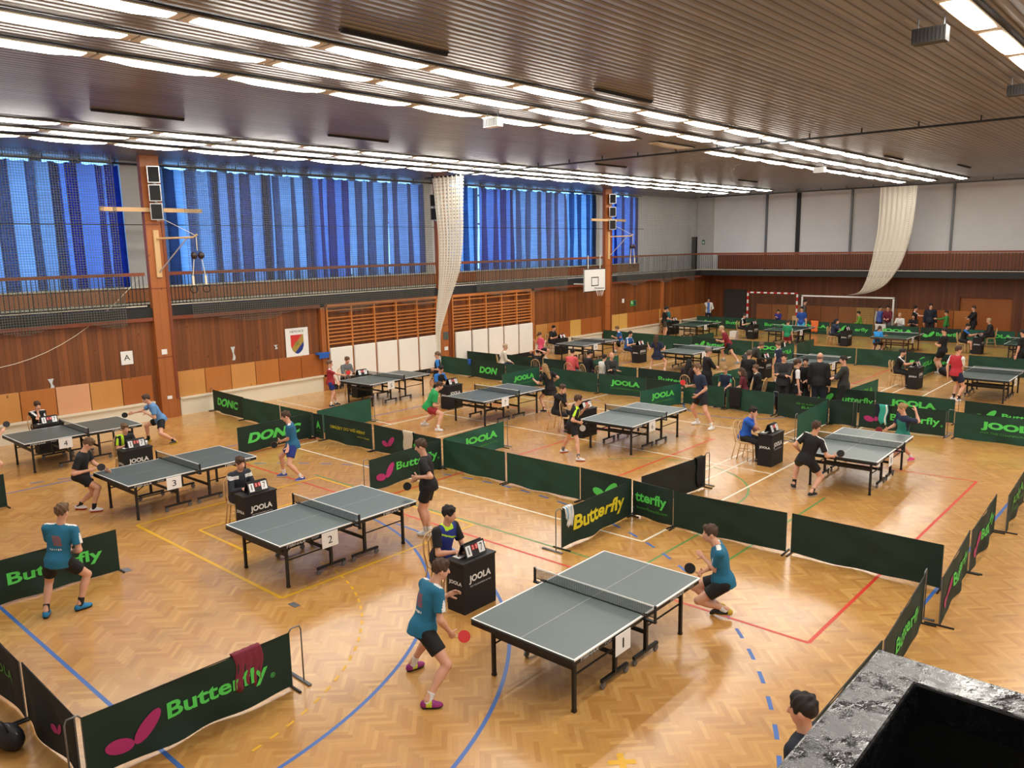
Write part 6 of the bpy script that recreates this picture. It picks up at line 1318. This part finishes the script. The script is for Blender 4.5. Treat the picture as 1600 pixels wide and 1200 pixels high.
 dict(label='bald man seen from behind in big black winter jacket and jeans', H=1.84, loc=(-8.74,23.33), pose='stand', face=(-0.183,0.983), look=(-0.183,0.983,-0.15), top='black2', sleeves=1, bot='trousers', botc='jeans', hair='bald', shoe='black', sock='black', res=2, fat=1.22),
 dict(label='man in charcoal zip sweater with folded arms at the right of the group', H=1.8, loc=(-8.02,23.34), pose='cross', face=(-0.946,-0.325), look=(-0.777,-0.629,-0.15), top='charcoal', sleeves=1, bot='trousers', botc='black', hair='dark', shoe='black', sock='black', res=2),
 dict(label='man in white jacket and blue shirt standing in the far left corner', H=1.78, loc=(-23.70,44.62), pose='phone', face=(0.469,-0.883), look=(0.469,-0.883,-0.15), top='whitecl', acc='bluefront', sleeves=1, bot='trousers', botc='black', hair='dark', shoe='black', sock='black', res=3),
 dict(label='person in teal top leaning over the last row wall table desk', H=1.65, loc=(-22.96,38.68), pose='write', face=(-0.633,-0.774), look=(-0.633,-0.774,-0.15), top='tealgreen', bot='trousers', botc='black', hair='dark', shoe='black', sock='black', res=3),
 dict(label='child in purple blue tracksuit sitting inside the red and white goal', H=1.5, loc=(-19.25,44.62), pose='sit_chin', face=(0.396,-0.918), look=(0.396,-0.918,-0.15), top='purple', sleeves=1, bot='trousers', botc='purple', hair='dark', shoe='black', sock='black', res=3),
 dict(label='man in grey brown sweater standing behind the white goal post', H=1.85, loc=(-17.74,44.62), pose='stand', face=(0.929,0.37), look=(0.929,0.37,-0.15), top='greybrown', sleeves=1, bot='trousers', botc='black', hair='dark', shoe='black', sock='black', res=3),
 dict(label='boy in lime green shirt sitting in front of the white goal', H=1.6, loc=(-14.63,44.62), pose='sit', face=(-0.95,-0.312), look=(-0.95,-0.312,-0.15), top='limegreen', sleeves=1, bot='trousers', botc='black', hair='dark', shoe='black', sock='black', res=3),
 dict(label='boy in grey vest over blue shirt standing inside the white goal', H=1.62, loc=(-13.67,44.62), pose='stand', face=(0.732,-0.682), look=(0.732,-0.682,-0.15), top='blue6', acc='greysl', sleeves=1, bot='trousers', botc='black', hair='dark', shoe='black', sock='black', res=3),
 dict(label='person in dark red hooded top standing at the right post of the white goal', H=1.66, loc=(-13.25,44.62), pose='write', face=(0.114,-0.993), look=(0.114,-0.993,-0.15), top='maroon', sleeves=1, bot='trousers', botc='grey', hair='black', shoe='black', sock='black', res=3),
 dict(label='person in white top sitting right of the white goal', H=1.65, loc=(-12.59,44.62), pose='sit_desk', face=(-0.0741,-0.997), look=(-0.0741,-0.997,-0.15), top='whitecl', sleeves=1, bot='trousers', botc='grey', hair='blondpale', shoe='black', sock='black', res=3),
 dict(label='player in black and white shirt gesturing right of the white goal', H=1.7, loc=(-11.94,44.62), pose='point', face=(0.996,0.0868), look=(0.996,0.0868,-0.15), top='black', acc='white', bot='black', hair='black', shoe='black', sock='black', res=3),
 dict(label='player in black bent forward on a bench near the last row table', H=1.58, loc=(-11.96,44.62), pose='sit_desk', face=(0.0873,-0.996), look=(0.0873,-0.996,-0.15), top='black', bot='shortsseat', botc='black', hair='dark', shoe='black', sock='black', res=3),
 dict(label='tall man in long dark navy coat standing before the wood wall', H=1.84, loc=(-11.20,44.62), pose='stand', face=(0.408,-0.913), look=(0.408,-0.913,-0.15), top='darknavy', sleeves=1, bot='trousers', botc='black', hair='dark', shoe='black', sock='black', res=3, fat=1.15),
 dict(label='child in green jacket pointing beside the man in the navy coat', H=1.5, loc=(-10.43,44.62), pose='point', face=(-0.974,-0.228), look=(-0.974,-0.228,-0.15), top='green4', sleeves=1, bot='trousers', botc='black', hair='dark', shoe='black', sock='black', res=3),
 dict(label='man in black sweater with folded arms standing before the far door', H=1.8, loc=(-9.22,44.62), pose='cross', face=(-0.851,-0.525), look=(-0.851,-0.525,-0.15), top='black', sleeves=1, bot='trousers', botc='black', hair='brown', shoe='black', sock='black', res=3),
 dict(label='white haired man sitting in dark jacket with lime bag near the far door', H=1.7, loc=(-8.12,43.03), pose='sit', face=(-0.936,-0.353), look=(-0.936,-0.353,-0.15), top='darkjack', acc='lime', sleeves=1, bot='trousers', botc='black', hair='blondpale', shoe='black', sock='black', res=3),
 dict(label='dark haired person in dark blue top in the bottom foreground beside the black parapet', H=1.75, loc=(-2.01,5.46), pose='stand', face=(-0.996,0.084), look=(-0.984,-0.177,-0.15), top='darknavy', sleeves=1, bot='trousers', botc='black', hair='dark', shoe='black', sock='black', res=1),
]

for _o in PEOPLE: person(_o)
for c, fd, pn, colr, lb, rt in BATS:
    short = lb.split(' at the ')[0].split(' beside ')[0] if len(lb.split()) > 11 else lb
    w_ = lb.split(); bat(c, fd, pn, colr, ' '.join(w_[:10]))
# chairs under the sitting spectators
for i, _o in enumerate([q for q in PEOPLE if str(q.get('pose', '')).startswith('sit') and q.get('chair', 1)]):
    dup(chair0, 'light wooden chair under the %s' % ' '.join(_o['label'].split()[:10]), (_o['loc'][0], _o['loc'][1], 0), math.atan2(_o['face'][1], _o['face'][0]), 'bentwood chairs')
